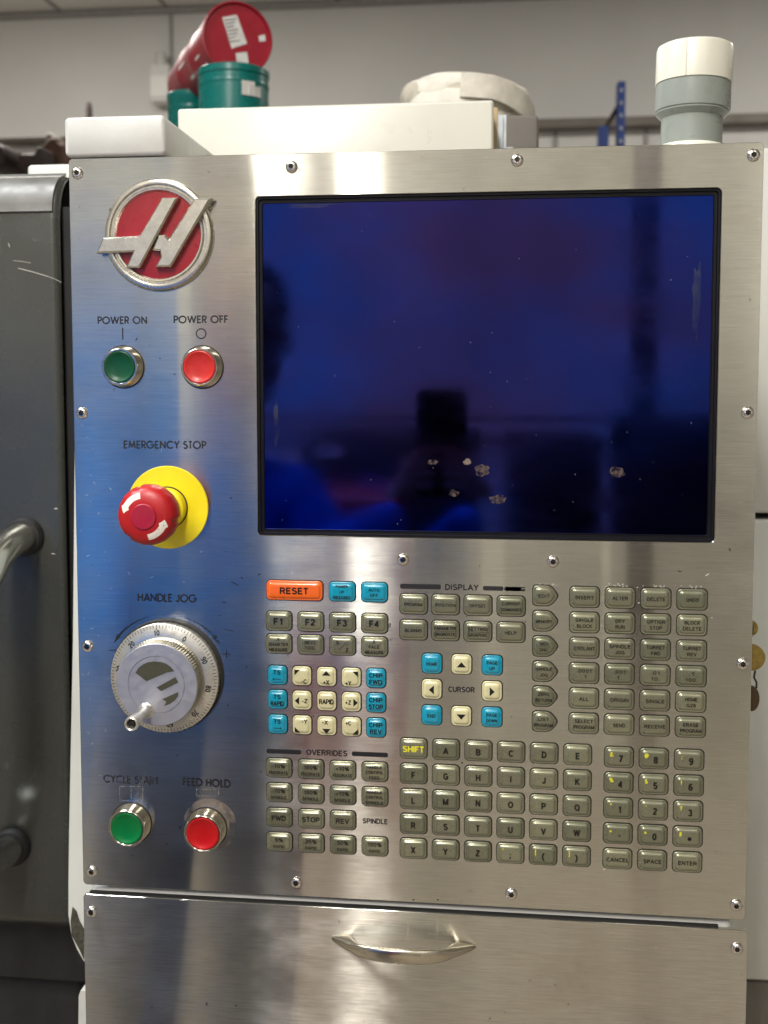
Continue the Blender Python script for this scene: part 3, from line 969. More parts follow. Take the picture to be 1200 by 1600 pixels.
mb = MB(); mb.lathe([(29.2 * mm, 10.3 * mm), (29.2 * mm, 11.6 * mm), (27.9 * mm, 12.6 * mm), (27.7 * mm, 22.2 * mm), (28.1 * mm, 22.8 * mm)], 180, cap1=False, rfun=lambda r, z, a: r + (.00028 * math.cos(90 * a) if .012 < z < .0224 else 0))
mesh_obj('knurled_rim', mb.build(20), 'dial_knurl', HW)
mb = MB(); mb.lathe([(28.1 * mm, 22.6 * mm), (28.2 * mm, 23.6 * mm), (27.8 * mm, 24.1 * mm), (19.9 * mm, 24.3 * mm), (19.7 * mm, 23.7 * mm), (19.3 * mm, 23.7 * mm), (19.1 * mm, 24.3 * mm), (10 * mm, 24.3 * mm)], 80)
face = mesh_obj('dial_face', mb.build(25), 'dial_face', HW)
zf = .0245
fcx, fcy = 64.1 * mm, 153.6 * mm


def fp(u, v_, z=zf):
    x, y = pm(100 + u / 3.2, 660 + v_ / 3.2, z)
    return (x - fcx, y - fcy)


def olive(pts):
    P = [fp(*p) for p in pts]
    mb = MB()
    A_ = sum(P[i - 1][0] * P[i][1] - P[i][0] * P[i - 1][1] for i in range(len(P)))
    if A_ < 0: P.reverse()
    mb.face(mb.ring([(x, y, zf) for x, y in P]))
    mesh_obj('emblem_patch', mb.build(0), 'dial_olive', face)


olive([(357, 1252), (372, 1228), (395, 1210), (420, 1199), (450, 1195), (482, 1198), (510, 1206), (533, 1222), (552, 1244), (515, 1250), (412, 1294)])
olive([(462, 1326), (556, 1274), (572, 1300), (486, 1344)])
olive([(490, 1384), (572, 1348), (570, 1368), (552, 1392), (530, 1408), (500, 1418), (512, 1396)])
# crank pin
hx, hy = fp(408, 1442)
tipx, tipy = fp(320, 1503, .052)
mb = MB(); mb.lathe([(5.6 * mm, 24.2 * mm), (4.2 * mm, 25.2 * mm), (3.1 * mm, 27.5 * mm), (2.9 * mm, 34 * mm), (3.2 * mm, 36 * mm), (4.0 * mm, 42 * mm), (4.7 * mm, 48 * mm), (4.9 * mm, 51 * mm), (4.6 * mm, 52.6 * mm),
                     (3.9 * mm, 53 * mm), (3.2 * mm, 52.6 * mm), (3.0 * mm, 50 * mm)], 32, cap1=False)
crank = mesh_obj('crank_pin', mb.build(35), 'dial_silver', face, (hx, hy, 0))
mb = MB(); mb.lathe([(3.05 * mm, 50.0 * mm), (1.9 * mm, 50.2 * mm), (1.7 * mm, 51.4 * mm), (1.1 * mm, 51.6 * mm)], 24); mesh_obj('pin_socket', mb.build(30), 'screw_recess', crank)


# direction arrows round the dial
def arc_arrow(a0, a1, t0, t1, mat, headlen):
    mb = MB()
    n = 20
    prev = None
    for i in range(n + 1):
        t = i / n
        a = R(a0 + (a1 - a0) * t)
        hw = (t0 + (t1 - t0) * t) / 2
        r_ = 42.6 + 1.2 * t
        row = [mb.vert(((64.1 + (r_ - hw) * math.cos(a)) * mm, (153.6 + (r_ - hw) * math.sin(a)) * mm, .06 * mm)), mb.vert(((64.1 + (r_ + hw) * math.cos(a)) * mm, (153.6 + (r_ + hw) * math.sin(a)) * mm, .06 * mm))]
        if prev: mb.face((prev[0], prev[1], row[1], row[0]))
        prev = row
    sg = 1 if a1 > a0 else -1
    a = R(a1); b2 = R(a1 + sg * headlen); r_ = 43.8
    v = [mb.vert(((64.1 + q_ * math.cos(w_)) * mm, (153.6 + q_ * math.sin(w_)) * mm, .065 * mm)) for q_, w_ in ((r_ - 1.7, a), (r_ + 1.7, a), (r_ + .2, b2))]
    mb.face(v)
    mesh_obj('direction_arrow', mb.build(0), mat, CP)


arc_arrow(107, 142, .3, 1.7, 'ink', 9)
arc_arrow(73, 40, .3, 1.3, 'ink_worn', 9)
mb = MB()
stroke(mb, [(22.4 * mm, 170.0 * mm), (27.6 * mm, 170.0 * mm)], .6 * mm, .00006)
mesh_obj('minus_symbol', mb.build(0), 'ink', CP)
mb = MB()
stroke(mb, [(103.2 * mm, 169.6 * mm), (109.0 * mm, 169.6 * mm)], .6 * mm, .00006); stroke(mb, [(106.2 * mm, 166.9 * mm), (106.2 * mm, 172.5 * mm)], .6 * mm, .00007)
mesh_obj('plus_symbol', mb.build(0), 'ink_light_wear', CP)


# ---- membrane keys
_km = {}


def key_mesh(w_, h_, shape, mat):
    k = (w_, h_, shape, mat)
    if k in _km: return _km[k]
    mb = MB()
    r0 = 2.9

    def ring(ins, z):
        if shape == 'r':
            return rr((w_ - 2 * ins) * mm, (h_ - 2 * ins) * mm, max(r0 - ins * .5, 1.3) * mm, z * mm)
        x0, x1, y1 = -w_ / 2, w_ / 2, h_ / 2
        p = [(x0, -y1), (x1 - w_ * .30, -y1), (x1 + .8, 0), (x1 - w_ * .30, y1), (x0, y1)]
        return rpoly([(a * mm, b_ * mm) for a, b_ in p], 3.2 * mm, z * mm, ins * mm)
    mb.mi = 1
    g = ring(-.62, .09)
    mb.face(mb.ring([(x + .15 * mm, y + .05 * mm, z) for x, y, z in g]))  # flat black sheet: gap round the key, offset to paint its shadow
    mb.mi = 0
    mb.loft([ring(0, .0), ring(0, .8), ring(.22, 1.15), ring(.62, 1.25), ring(.95, .98), ring(1.2, 1.05), ring(1.45, 1.50), ring(1.8, 1.90), ring(2.3, 2.16), ring(2.9, 2.28), ring(3.8, 2.345), ring(4.9, 2.37)])
    me = mb.build(70)
    me.materials.append(MATS['key_' + mat]); me.materials.append(MATS['key_gap_shade'])
    _km[k] = me
    return me


def tri(mb, cx, cy, d, s=2.2, z=.0025):
    pts = {'U': [(-1, -.55), (1, -.55), (0, .6)], 'D': [(-1, .55), (0, -.6), (1, .55)], 'L': [(.5, -1), (.5, 1), (-.6, 0)], 'R': [(-.5, -1), (.6, 0), (-.5, 1)],
           'UL': [(-1, 1), (-1, -1), (1, 1)], 'UR': [(-1, 1), (1, -1), (1, 1)], 'DL': [(-1, 1), (-1, -1), (1, -1)], 'DR': [(1, 1), (-1, -1), (1, -1)]}[d]
    mb.face(mb.ring([(cx * mm + x * s * mm, cy * mm + y * s * mm, z) for x, y in pts]))


KZ = .00246
KR = random.Random(21)


def key(x, y, w_, h_, mat, text=(), shape='r', name='key', label=None, yellow=None):
    """text: list of (string, dx, dy, cap height mm, width mm or None) or ('tri', dx, dy, direction, size)"""
    if mat == 'olive':
        mat = KR.choice(['olive', 'olive', 'olive_worn', 'olive_bright'])
    o = mesh_obj(name, key_mesh(w_, h_, shape, mat), None, CP, (x * mm, y * mm, 0), (R(KR.uniform(-.22, .22)), R(KR.uniform(-.22, .22)), R(KR.uniform(-.4, .4))), label=label)
    if text:
        mb = MB()
        for t in text:
            if t[0] == 'tri': tri(mb, t[1], t[2], t[3], t[4], KZ)
            elif t[0] == 'line': stroke(mb, [(t[1] * mm, t[2] * mm), (t[3] * mm, t[4] * mm)], t[5] * mm, KZ)
            else: add_text(mb, t[0], t[1] * mm, t[2] * mm, t[3] * mm, KZ, None if t[4] is None else t[4] * mm, bold=t[5] if len(t) > 5 else .018)
        mesh_obj('legend', mb.build(0), 'ink_yellow' if yellow == 'all' else 'ink_key', o)
    if yellow and yellow != 'all':
        mb = MB(); add_text(mb, yellow, -4.9 * mm, 2.3 * mm, 3.0 * mm, KZ - .00005, bold=.015)
        mesh_obj('shift_legend', mb.build(0), 'print_yellow', o)
    return o


def lines(*ss, h=1.75, gap=3.3, wmax=13.6, cy=0.0):
    n = len(ss)
    out = []
    for i, s in enumerate(ss):
        wd = min(wmax, len(s) * h * .86)
        out.append((s, 0, cy + (n - 1) * gap / 2 - i * gap, h, wd, .012))
    return out


KW, KH = 17.6, 13.0
key(154.2, 215.2, 38.6, 13.2, 'orange', [('RESET', 0, 0, 4.3, 19.5, .03)], name='reset_key', label='wide orange RESET key')
key(187.0, 215.2, KW, KH, 'cyan', lines('POWER', 'UP', 'RESTART', h=1.9, gap=3.7))
key(208.9, 215.2, KW, KH, 'cyan', lines('AUTO', 'OFF', h=2.1, gap=3.6))
for i, x in enumerate((143.2, 165.2, 187.1, 209.0)):
    key(x, 193.9, KW, KH, 'olive', [('F%d' % (i + 1), 0, 0, 4.3, 6.4, .035)])
key(143.1, 178.0, KW, KH, 'olive', lines('X', 'DIAMETER', 'MEASURE', h=2.1, gap=3.6, wmax=13.4))
key(165.1, 178.0, KW, KH, 'olive', lines('NEXT', 'TOOL', h=2.2, gap=3.6))
key(187.1, 178.0, KW, KH, 'olive', [('X', -3.2, 2.4, 2.7, None, .02), ('Z', 3.4, -2.6, 2.7, None, .02), ('line', -2.4, -2.8, 3.0, 2.8, .35)])
key(209.0, 178.0, KW, KH, 'olive', lines('Z', 'FACE', 'MEASURE', h=2.1, gap=3.6, wmax=12.6))
XS = (141.9, 158.9, 176.1, 193.1, 210.0)
YS = (156.2, 139.2, 121.9)
SQ = 12.9
for y, t in zip(YS, ('a', 'b', 'c')):
    tx = [('TS', 0, 2.3, 2.9, 4.8, .02)]
    if t == 'a': tx += [('line', -2.6, -2.4, 2.8, -2.4, .4), ('tri', -2.6, -2.4, 'L', .9)]
    if t == 'b': tx += [('RAPID', 0, -2.3, 2.9, 9.0, .02)]
    if t == 'c': tx += [('line', -2.8, -2.4, 2.6, -2.4, .4), ('tri', 2.6, -2.4, 'R', .9)]
    key(XS[0], y, SQ, SQ, 'cyan', tx)
    key(XS[4], y, SQ, SQ, 'cyan', [('CHIP', 0, 2.3, 3.0, 9.2, .02), ({'a': 'FWD', 'b': 'STOP', 'c': 'REV'}[t], 0, -2.3, 3.0, {'a': 8.6, 'b': 9.6, 'c': 8.0}[t], .02)])
arr = [('UL', -2.9, 2.7, '-C', 1.8, -3.4), ('U', 0, 2.7, '+X', 0, -3.5), ('UR', 2.9, 2.7, '+Y', -1.8, -3.6),
       ('L', -3.0, 0, '-Z', 2.2, 0), (None, 0, 0, 'RAPID', 0, 0), ('R', 3.0, 0, '+Z', -2.0, 0),
       ('DL', -2.9, -2.9, '-Y', 2.0, 3.0), ('D', 0, -3.2, '-X', -1.0, 2.9), ('DR', 2.9, -2.9, '+C', -1.8, 2.9)]
for i, (d, dx, dy, s, tx, ty) in enumerate(arr):
    tt = [(s, tx, ty, 3.3 if d is None else 2.9, 9.8 if d is None else 3.9, .012)]
    if d: tt.append(('tri', dx, dy, d, 2.9 if len(d) == 1 and d in 'UD' else (2.8 if len(d) == 1 else 1.9)))
    key(XS[1 + i % 3], YS[i // 3], SQ, SQ, 'cream', tt)


def bar(xa, xb, y, th, round_left, mat):
    mb = MB()
    c_ = ((xa + xb) / 2 * mm, y * mm)
    mb.face(mb.ring(rr((xb - xa) * mm, th * mm, 1.1 * mm, .00006, c_)))
    mesh_obj('caption_bar', mb.build(0), mat, CP)


def ptext(s, x, y, h, wd, mat='ink', bold=.02, name='caption'):
    mb = MB(); add_text(mb, s, x * mm, y * mm, h * mm, .00006, wd * mm, bold=bold)
    mesh_obj(name, mb.build(0), mat, CP)


bar(133.8, 158.0, 102.4, 3.2, 1, 'ink'); bar(193.3, 218.2, 102.8, 3.2, 0, 'ink')
ptext('OVERRIDES', 175.9, 102.7, 3.7, 28.4)
bar(226.4, 253.9, 219.6, 3.4, 1, 'ink'); bar(282.0, 295.6, 219.4, 3.0, 1, 'ink_light_wear'); bar(296.0, 310.2, 219.3, 3.0, 1, 'ink_worn')
ptext('DISPLAY', 267.9, 219.7, 3.7, 22.2)
mb = MB(); mb.face(mb.ring([(297 * mm, 218.0 * mm, .00009), (307 * mm, 218.0 * mm, .00009), (307 * mm, 220.6 * mm, .00009), (297 * mm, 220.6 * mm, .00009)]))
mesh_obj('scraped_patch', mb.build(0), 'brushed_steel_door', CP)
ptext('SPINDLE', 209.3, 56.0, 3.4, 17.2)
ptext('CURSOR', 268.0, 150.0, 3.5, 17.6)
XO = (142.5, 164.9, 187.0, 209.1)
for x, a, b_ in zip(XO, ('-10%', '100%', '+10%'), ('',) * 3):
    key(x, 91.1, KW, KH, 'olive', [(a, 0, 1.7, 2.7, 9.2, .012), ('FEEDRATE', 0, -2.9, 2.0, 13.0, .012)])
    key(x, 73.6, KW, KH, 'olive', [(a, 0, 1.7, 2.7, 9.2, .012), ('SPINDLE', 0, -2.9, 2.0, 11.0, .012)])
key(XO[3], 91.1, KW, KH, 'olive', lines('HANDLE', 'CONTROL', 'FEED', h=2.0, gap=3.7))
key(XO[3], 73.6, KW, KH, 'olive', lines('HANDLE', 'CONTROL', 'SPINDLE', h=2.0, gap=3.7))
for x, s, wd in zip(XO, ('FWD', 'STOP', 'REV'), (9.8, 12.2, 9.0)):
    key(x, 56.0, KW, KH, 'olive', [(s, 0, 0, 3.4, wd, .025)])
for x, s, wd in zip(XO, ('5%', '25%', '50%', '100%'), (5.4, 7.6, 7.6, 9.6)):
    key(x, 38.6, KW, KH, 'olive', [(s, 0, 1.9, 2.7, wd, .012), ('RAPID', 0, -2.7, 2.0, 7.8, .012)])
XD = (235.5, 257.0, 278.7, 300.7)
DW = 18.4
for x, ss in zip(XD, (('PROGRAM',), ('POSITION',), ('OFFSET',), ('CURRENT', 'COMMANDS'))):
    key(x, 207.8, DW, 13.4, 'olive', lines(*ss, h=2.0, gap=4.0, wmax=14.2))
for x, ss in zip(XD, (('ALARMS',), ('PARAMETER', 'DIAGNOSTIC'), ('SETTING', 'GRAPHIC'), ('HELP',))):
    t = lines(*ss, h=2.2, gap=4.0, wmax=14.4)
    if len(ss) == 2: t.append(('line', -7.4, 0, 7.4, 0, .25))
    key(x, 190.1, DW, 13.4, 'olive', t)
for i, ss in enumerate((('EDIT',), ('MEMORY',), ('MDI', 'DNC'), ('HANDLE', 'JOG'), ('ZERO', 'RETURN'), ('LIST', 'PROGRAM'))):
    t = lines(*ss, h=2.1, gap=4.1, wmax=12.4)
    t = [(a[0], -.8, a[2], a[3], a[4], a[5]) for a in t]
    if i == 2: t.append(('line', -4.4, 0, 3.2, 0, .25))
    key(323.2 + .1 * i, 215.4 - 17.04 * i, 16.2, 13.5, 'olive', t, shape='p')
CX_, CY_ = (248.0, 268.0, 288.5), (167.5, 149.8, 131.9)
for x, y, t in ((0, 0, 'HOME'), (2, 0, ('PAGE', 'UP')), (0, 2, 'END'), (2, 2, ('PAGE', 'DOWN'))):
    key(CX_[x], CY_[y], 13.2, 13.2, 'cyan', lines(*((t,) if isinstance(t, str) else t), h=2.1, gap=3.9, wmax=8.8))
for x, y, d in ((1, 0, 'U'), (0, 1, 'L'), (2, 1, 'R'), (1, 2, 'D')):
    key(CX_[x], CY_[y], 13.2, 13.2, 'cream', [('tri', 0, 0, d, 3.1)])
G = [(('INSERT',), ('ALTER',), ('DELETE',), ('UNDO',)), (('SINGLE', 'BLOCK'), ('DRY', 'RUN'), ('OPTION', 'STOP'), ('BLOCK', 'DELETE')),
     (('COOLANT',), ('SPINDLE', 'JOG'), ('TURRET', 'FWD'), ('TURRET', 'REV')), (('.0001', '.1'), ('.001', '1.'), ('.01', '10.'), ('.1', '100.')),
     (('ALL',), ('ORIGIN',), ('SINGLE',), ('HOME', 'G28')), (('SELECT', 'PROGRAM'), ('SEND',), ('RECEIVE',), ('ERASE', 'PROGRAM'))]
for j, row in enumerate(G):
    for i, ss in enumerate(row):
        key((348.9, 372.0, 395.1, 418.3)[i] + .1 * j, 215.0 - 17.03 * j, 19.0, 13.5, 'olive', lines(*ss, h=2.3, gap=4.0, wmax=13.6))
XA = (235.7, 257.7, 279.6, 301.5, 323.5, 345.7)
YA = (108.4, 90.8, 73.1, 55.7, 38.4)
for j, row in enumerate(('\x01ABCDE', 'FGHIJK', 'LMNOPQ', 'RSTUVW', 'XYZ;()')):
    for i, ch in enumerate(row):
        if ch == '\x01':
            key(XA[i], YA[j], 18.0, 13.7, 'olive', [('SHIFT', 0, 0, 4.1, 14.2, .015)], yellow='all', name='shift_key', label='olive key with yellow SHIFT lettering')
        else:
            key(XA[i], YA[j], 18.0, 13.7, 'olive', [(ch, 0, -.4, 4.2, None, .035)], yellow={'(': '[', ')': ']', ';': '"'}.get(ch))
XN, YN = (372.8, 395.6, 418.4), (107.7, 90.3, 72.9, 55.5, 38.1)
for j, (row, yl) in enumerate((('789', '&@:'), ('456', '%$!'), ('123', '*\',?'.replace("'", '')), ('-0\u2022', '+=#'))):
    for i, ch in enumerate(row):
        key(XN[i], YN[j], 18.6, 13.6, 'olive', [(ch, 1.0, -.4, 4.4, None, .035)], yellow=yl[i])
for x, s, wd in zip(XN, ('CANCEL', 'SPACE', 'ENTER'), (14.6, 11.6, 12.0)):
    key(x, YN[4], 18.6, 13.6, 'olive', [(s, 0, 0, 2.6, wd, .018)])


# a few dark nicks in the steel between the dial and the keys
def nick(px, py, L, a, t, mat='ink', z=.00008):
    x, y = pm(px, py)
    mb = MB()
    dx, dy = L / 2 * mm * math.cos(R(a)), L / 2 * mm * math.sin(R(a))
    P = [(x - dx, y - dy), (x - dx * .2 - dy * .06, y - dy * .2 + dx * .06), (x + dx * .5 + dy * .05, y + dy * .5), (x + dx, y + dy)]
    stroke(mb, P, t * mm, z)
    mesh_obj('nick', mb.build(0), mat, CP)


for args in [(367, 912, 6, -22, .5), (378, 903, 2.2, -40, .5), (350, 941, 2.4, -5, .6), (405, 898, 2.2, 10, .6), (343, 962, 2, 20, .4), (357, 985, 7, -8, .35), (385, 1042, 1.6, 50, .6),
             (277, 1180, 1.8, 70, .5), (646, 1406, 1.2, 10, .8), (684, 1406, 1.2, 10, .8), (250, 560, .9, 0, .7), (273, 585, .8, 0, .8), (722, 1192, 1.2, 0, 1.0), (1062, 893, 2.4, -5, .5), (408, 1206, 1.6, 40, .6)]:
    nick(*args)
rnd = random.Random(11)
for i in range(38):
    px = rnd.choice([rnd.uniform(118, 175), rnd.uniform(120, 330)])
    py = rnd.uniform(640, 1220)
    nick(px, py, rnd.uniform(.5, 2.6), rnd.choice([-45, 35, 60, 10]) + rnd.uniform(-15, 15), rnd.uniform(.08, .18), 'pale_scratch')
for args in [(1105, 898, 2.4, 30, .6), (1112, 965, 1.2, 20, .5), (945, 1358, 2.6, 35, .5), (998, 942, 1.2, 20, .5)]:
    nick(*args, mat='pale_scratch')
mb = MB()
for i in range(60):
    cxp = rnd.choice([968, 1028, 1085, 850]); px, py = cxp + rnd.gauss(0, 12), 912 + abs(rnd.gauss(0, 3)) + (2 if cxp > 1000 else 0)
    x, y = pm(px, py); r_ = rnd.uniform(.15, .4) * mm
    mb.face(mb.ring([(x + r_ * math.cos(a * PI / 3) * 1.4, y + r_ * math.sin(a * PI / 3), .00007) for a in range(6)]))
tag(mesh_obj('residue_specks', mb.build(0), 'pale_scratch', CP), kind='stuff')

# ------------------------------------------------------------------ cabinet below the panel
LC = empty('lower_cabinet', (0, 0, ZO - 0.36), 'brushed steel cabinet door with arched pull handle, under the control panel', 'cabinet', (PI / 2, 0, 0))
LH = .36
mb = MB()
lx0, lx1, ly1 = -.0002, .4590, LH - .0070
mb.loft([rr(lx1 - lx0, ly1, .003, -.003, ((lx0 + lx1) / 2, ly1 / 2)), rr(lx1 - lx0, ly1, .003, -.0004, ((lx0 + lx1) / 2, ly1 / 2)), rr(lx1 - lx0 - .0006, ly1 - .0006, .0028, 0, ((lx0 + lx1) / 2, ly1 / 2))])
mesh_obj('door_plate', mb.build(30, uv=True), 'brushed_steel_door', LC)
mb = MB()
rings = []
for ins, z in ((.0, -.14), (0, -.009), (.0012, -.0055), (.003, -.0042)):
    rings.append(rr(.447 - 2 * ins, LH - .0035 - 2 * ins, .004, z, (.2265, (LH - .0035) / 2 + .001)))
mb.loft(rings, True, True)
mesh_obj('cabinet_body', mb.build(40), 'white_enamel', LC)
mb = MB(); mb.box((.004, LH - .0074, -.0041), (.440, LH - .0056, -.0012)); mesh_obj('door_gap', mb.build(0), 'black_rubber', LC)
for x in (5.8, 451.9):
    screw(x, LH * 1000 - 19.5, LC)
# arched pull handle: pointed feet on the plate, bar bowed outwards
mb = MB()
hc = pm(630, 1469)
yh = LH + hc[1]
n = 44
rings = []
for i in range(n + 1):
    t = i / n
    u = 2 * t - 1
    x = .2288 + .0498 * u
    au = abs(u)
    zo = .0012 + .0215 * (1 - au ** 2.2) ** .9
    k = min(max((.74 - au) / .14, 0), 1)
    zi = (zo - .0042 - .0005 * au) * (k * k * (3 - 2 * k))
    zi = max(zi, 0)
    hw = .0010 + .0040 * (1 - au ** 3)
    zc_, hz_ = (zo + zi) / 2, (zo - zi) / 2
    rings.append([(x, yh + hw * math.copysign(abs(math.cos(a)) ** .7, math.cos(a)) - .0012 * au, zc_ + hz_ * math.copysign(abs(math.sin(a)) ** .7, math.sin(a))) for a in [2 * PI * q_ / 20 for q_ in range(20)]])
mb.loft(rings, True, True)
mesh_obj('pull_handle', mb.build(50), 'satin_nickel', LC)

# ------------------------------------------------------------------ beacon on top of the panel
bp = at(1079, 221, .035)
BC = empty('signal_beacon', (bp.x, .035, ZO + H), 'short round grey signal beacon with white cap, standing on the panel top', 'beacon', (0, R(1.5), 0))
BC.scale = (.88, .88, .88)
# pixel scale there
mb = MB(); mb.lathe([(.0275, -.002), (.0275, .0015), (.0265, .004), (.0235, .0062)], 48); mesh_obj('mounting_flange', mb.build(30), 'lens_white', BC)
mb = MB(); mb.lathe([(.0228, .004), (.0226, .0265), (.0250, .0285), (.0268, .0305), (.0268, .0325)], 56, cap1=False)
mesh_obj('socket_neck', mb.build(25), 'pipe_grey', BC)
mb = MB(); mb.lathe([(.0265, .0318), (.0276, .0322), (.0278, .0350), (.0274, .0520), (.0270, .0525)], 56); mesh_obj('socket_collar', mb.build(25), 'pipe_grey', BC)
mb = MB(); mb.lathe([(.0270, .0520), (.0281, .0522), (.0283, .0765), (.0276, .0790), (.0255, .0802), (.012, .0806)], 56)
cap = mesh_obj('white_cap', mb.build(35), 'lens_white', BC)
for a in (-112, 60):
    mb = MB(); mb.box((-.0003, .0278, .0525), (.0003, .0287, .0775)); o = mesh_obj('mould_seam', mb.build(0), 'lens_white', cap, None, (0, 0, R(a - 90)))

# ------------------------------------------------------------------ boxes behind the top edge
me = bbox_mesh(.0702, .16, .0265, .0035, .0022)
cb = tag(mesh_obj('cover_box', me, 'white_enamel', None, (.0332, -.0022, ZO + .5222)), 'small white textured cover box over the top left corner of the panel', 'box')
p0, p1 = at(277, 170, .20), at(771, 155, .20)
me = bbox_mesh(p1.x - p0.x, .18, .14, .0025, .0020)
jb = tag(mesh_obj('junction_box', me, 'cream_enamel', None, ((p0.x + p1.x) / 2, .20, p0.z - .07)), 'long cream metal box behind the top edge of the panel', 'box')
p = at(784, 200, .26)
br = empty('bracket', (p.x, .26, p.z), 'narrow galvanised bracket beside the right end of the cream box', 'bracket')
mb = MB(); mb.box((-.010, 0, -.06), (-.004, .03, .018)); mesh_obj('cardboard_edge', mb.build(0), 'tan_card', br)
mb = MB(); mb.box((-.004, .002, -.06), (.004, .010, .012)); mb.box((.004, .004, -.06), (.010, .012, -.016)); mb.box((-.002, -.001, -.05), (.001, .002, .010)); mesh_obj('angle_plate', mb.build(0), 'galvanised', br)
p = at(805, 200, .40)
tag(mesh_obj('supply_box', bbox_mesh(.085, .30, .16, .006, .003), 'beam_grey', None, (p.x - .018, .42, p.z - .062)), 'grey box under the coiled strap', 'box')

# coiled webbing strap
pc = at(727, 165, .60)
CS = empty('strap_coil', (pc.x, .60, pc.z), 'coil of cream webbing strap lying behind the cream box', 'strap coil', (R(6), R(5), 0))
random.seed(5)
for k, (rr_, z0, z1, tl, mt) in enumerate([(.078, -.034, .010, 0, 'strap_webbing'), (.0765, -.012, .017, 2, 'strap_shade'), (.073, -.004, .023, -1, 'strap_webbing'), (.066, .004, .027, 2, 'strap_webbing'), (.057, .010, .030, 0, 'strap_webbing'), (.046, .014, .0315, 1, 'strap_shade')]):
    mb = MB()
    mb.lathe([(rr_ - .008, z0), (rr_ - .001, z0 + .002), (rr_ + .001, (z0 + z1) / 2 - .002), (rr_ - .0015, z1 - .007), (rr_ - .005, z1 - .002), (rr_ - .010, z1), (rr_ - .014, z1 - .002)], 64, cap1=False,
             rfun=lambda r, z, a, k=k: r + .0022 * math.sin(3 * a + k) + .0010 * math.sin(7 * a + 2 * k))
    mesh_obj('strap_turn', mb.build(60), mt, CS, None, (R(tl), R(tl * .6), k))
# loose end hanging over the front right
mb = MB()
prev = None
for i in range(25):
    t = i / 24
    a = R(-92 + 100 * t)
    r_ = .083 + .004 * math.sin(t * PI)
    zc = .012 - .060 * max(0, t - .25) ** 1.3
    row = [mb.vert((r_ * math.cos(a), r_ * math.sin(a), zc + .012)), mb.vert(((r_ + .001) * math.cos(a), (r_ + .001) * math.sin(a), zc - .014)),
           mb.vert(((r_ - .003) * math.cos(a), (r_ - .003) * math.sin(a), zc - .014)), mb.vert(((r_ - .003) * math.cos(a), (r_ - .003) * math.sin(a), zc + .012))]
    if prev: mb.bridge(prev, row)
    else: mb.face(row)
    prev = row
mb.face(prev)
mesh_obj('loose_end', mb.build(50), 'strap_webbing', CS)

# ------------------------------------------------------------------ machine body behind
ZM = at(600, 246, .30).z
MBD = empty('lathe_housing', (0, .30, 0), 'pale cream machine housing behind the control panel', 'machine')
xm0, xm1 = at(60, 900, .30).x, 1.6
zs = at(1190, 806, .30).z
mb = MB(); mb.box((xm0, 0.02, 0), (xm1, 1.6, ZM - .002)); mesh_obj('frame', mb.build(0), 'black_rubber', MBD)
zb = at(1190, 1532, .30).z
for i, (a, b_) in enumerate(((zs + .003, ZM), (zb + .002, zs - .003), (.05, zb - .002))):
    me = bbox_mesh(xm1 - xm0, .03, b_ - a, .004, .003)
    mesh_obj('cover_panel', me, 'machine_cream' if i < 2 else 'beam_grey', MBD, ((xm0 + xm1) / 2, -.005 if i < 2 else .0, (a + b_) / 2))
# wedge of white housing with grime by the lower left corner of the panel
a_, b2 = at(112, 1560, .10), at(150, 1380, .10)
px = [(at(u, v_, .10).x, at(u, v_, .10).z) for u, v_ in ((117, 690), (190, 690), (190, 1502), (131, 1502), (120, 1482), (112, 1462), (107, 1430), (107, 1380), (108, 1300), (114, 1000))]
mb = MB()
mb.loft([[(x, .10 + d_, z) for x, z in px] for d_ in (0, .04)], True, True)
sg = tag(mesh_obj('side_guard', mb.build(30), 'machine_cream', None), 'white metal guard with a dirty corner beside the cabinet top', 'guard')
px = [(at(u, v_, .099).x, at(u, v_, .099).z) for u, v_ in ((113, 1418), (119, 1424), (124, 1440), (131, 1452), (131, 1500), (124, 1484), (112, 1462), (110, 1440))]
mb = MB(); mb.loft([[(x, .099 + d_, z) for x, z in px] for d_ in (0, .0009)], True, True)
mesh_obj('grime_patch', mb.build(0), 'grime', sg)
px = [(at(u, v_, .06).x, at(u, v_, .06).z) for u, v_ in ((126, 1548), (150, 1548), (150, 1640), (122, 1640), (123, 1556))]
mb = MB(); mb.loft([[(x, .06 + d_, z) for x, z in px] for d_ in (0, .05)], True, True)
tag(mesh_obj('hinge_bracket', mb.build(30), 'white_enamel', None), 'small white bracket beside the cabinet at the bottom left', 'bracket')

# ------------------------------------------------------------------ sliding machine door on the left
YD = .15
dtop, dbot = at(50, 263, YD).z, at(50, 1478, YD).z
dx1 = at(101, 900, YD).x
DR = empty('machine_door', (dx1, YD, dbot), 'dark grey sliding machine door with rolled top edge, left of the panel', 'door')
hh = dtop - dbot
Wd = .75
mb = MB()
# vertical profile (y, z): rolled top, flat face, turned-under bottom
prof = []
rt = .030
for i in range(9):
    a = R(90 - 90 * i / 8)
    prof.append((rt - rt * math.cos(a) * 1.0, hh - rt + rt * math.sin(a)))
prof = [(.060, hh), (.036, hh - .0005)] + [(.0325 - .031 * math.sin(R(a)), hh - .036 + .0345 * math.cos(R(a))) for a in range(4, 91, 8)] + [(0, hh - .042)]
prof += [(0, hh * .5), (0, .030), (.006, .016), (.045, .0)]
rx = .006
cols = [(-Wd, 0)] + [(-rx + rx * math.sin(R(a)), rx * (1 - math.cos(R(a)))) for a in range(0, 91, 15)]
grid = []
for (yy, zz) in prof:
    grid.append([mb.vert((x, yy + dy, zz)) for x, dy in cols])
for i in range(len(prof) - 1):
    for j in range(len(cols) - 1):
        mb.face((grid[i][j], grid[i][j + 1], grid[i + 1][j + 1], grid[i + 1][j]))
mesh_obj('door_skin', mb.build(60), 'door_paint', DR)
mb = MB()
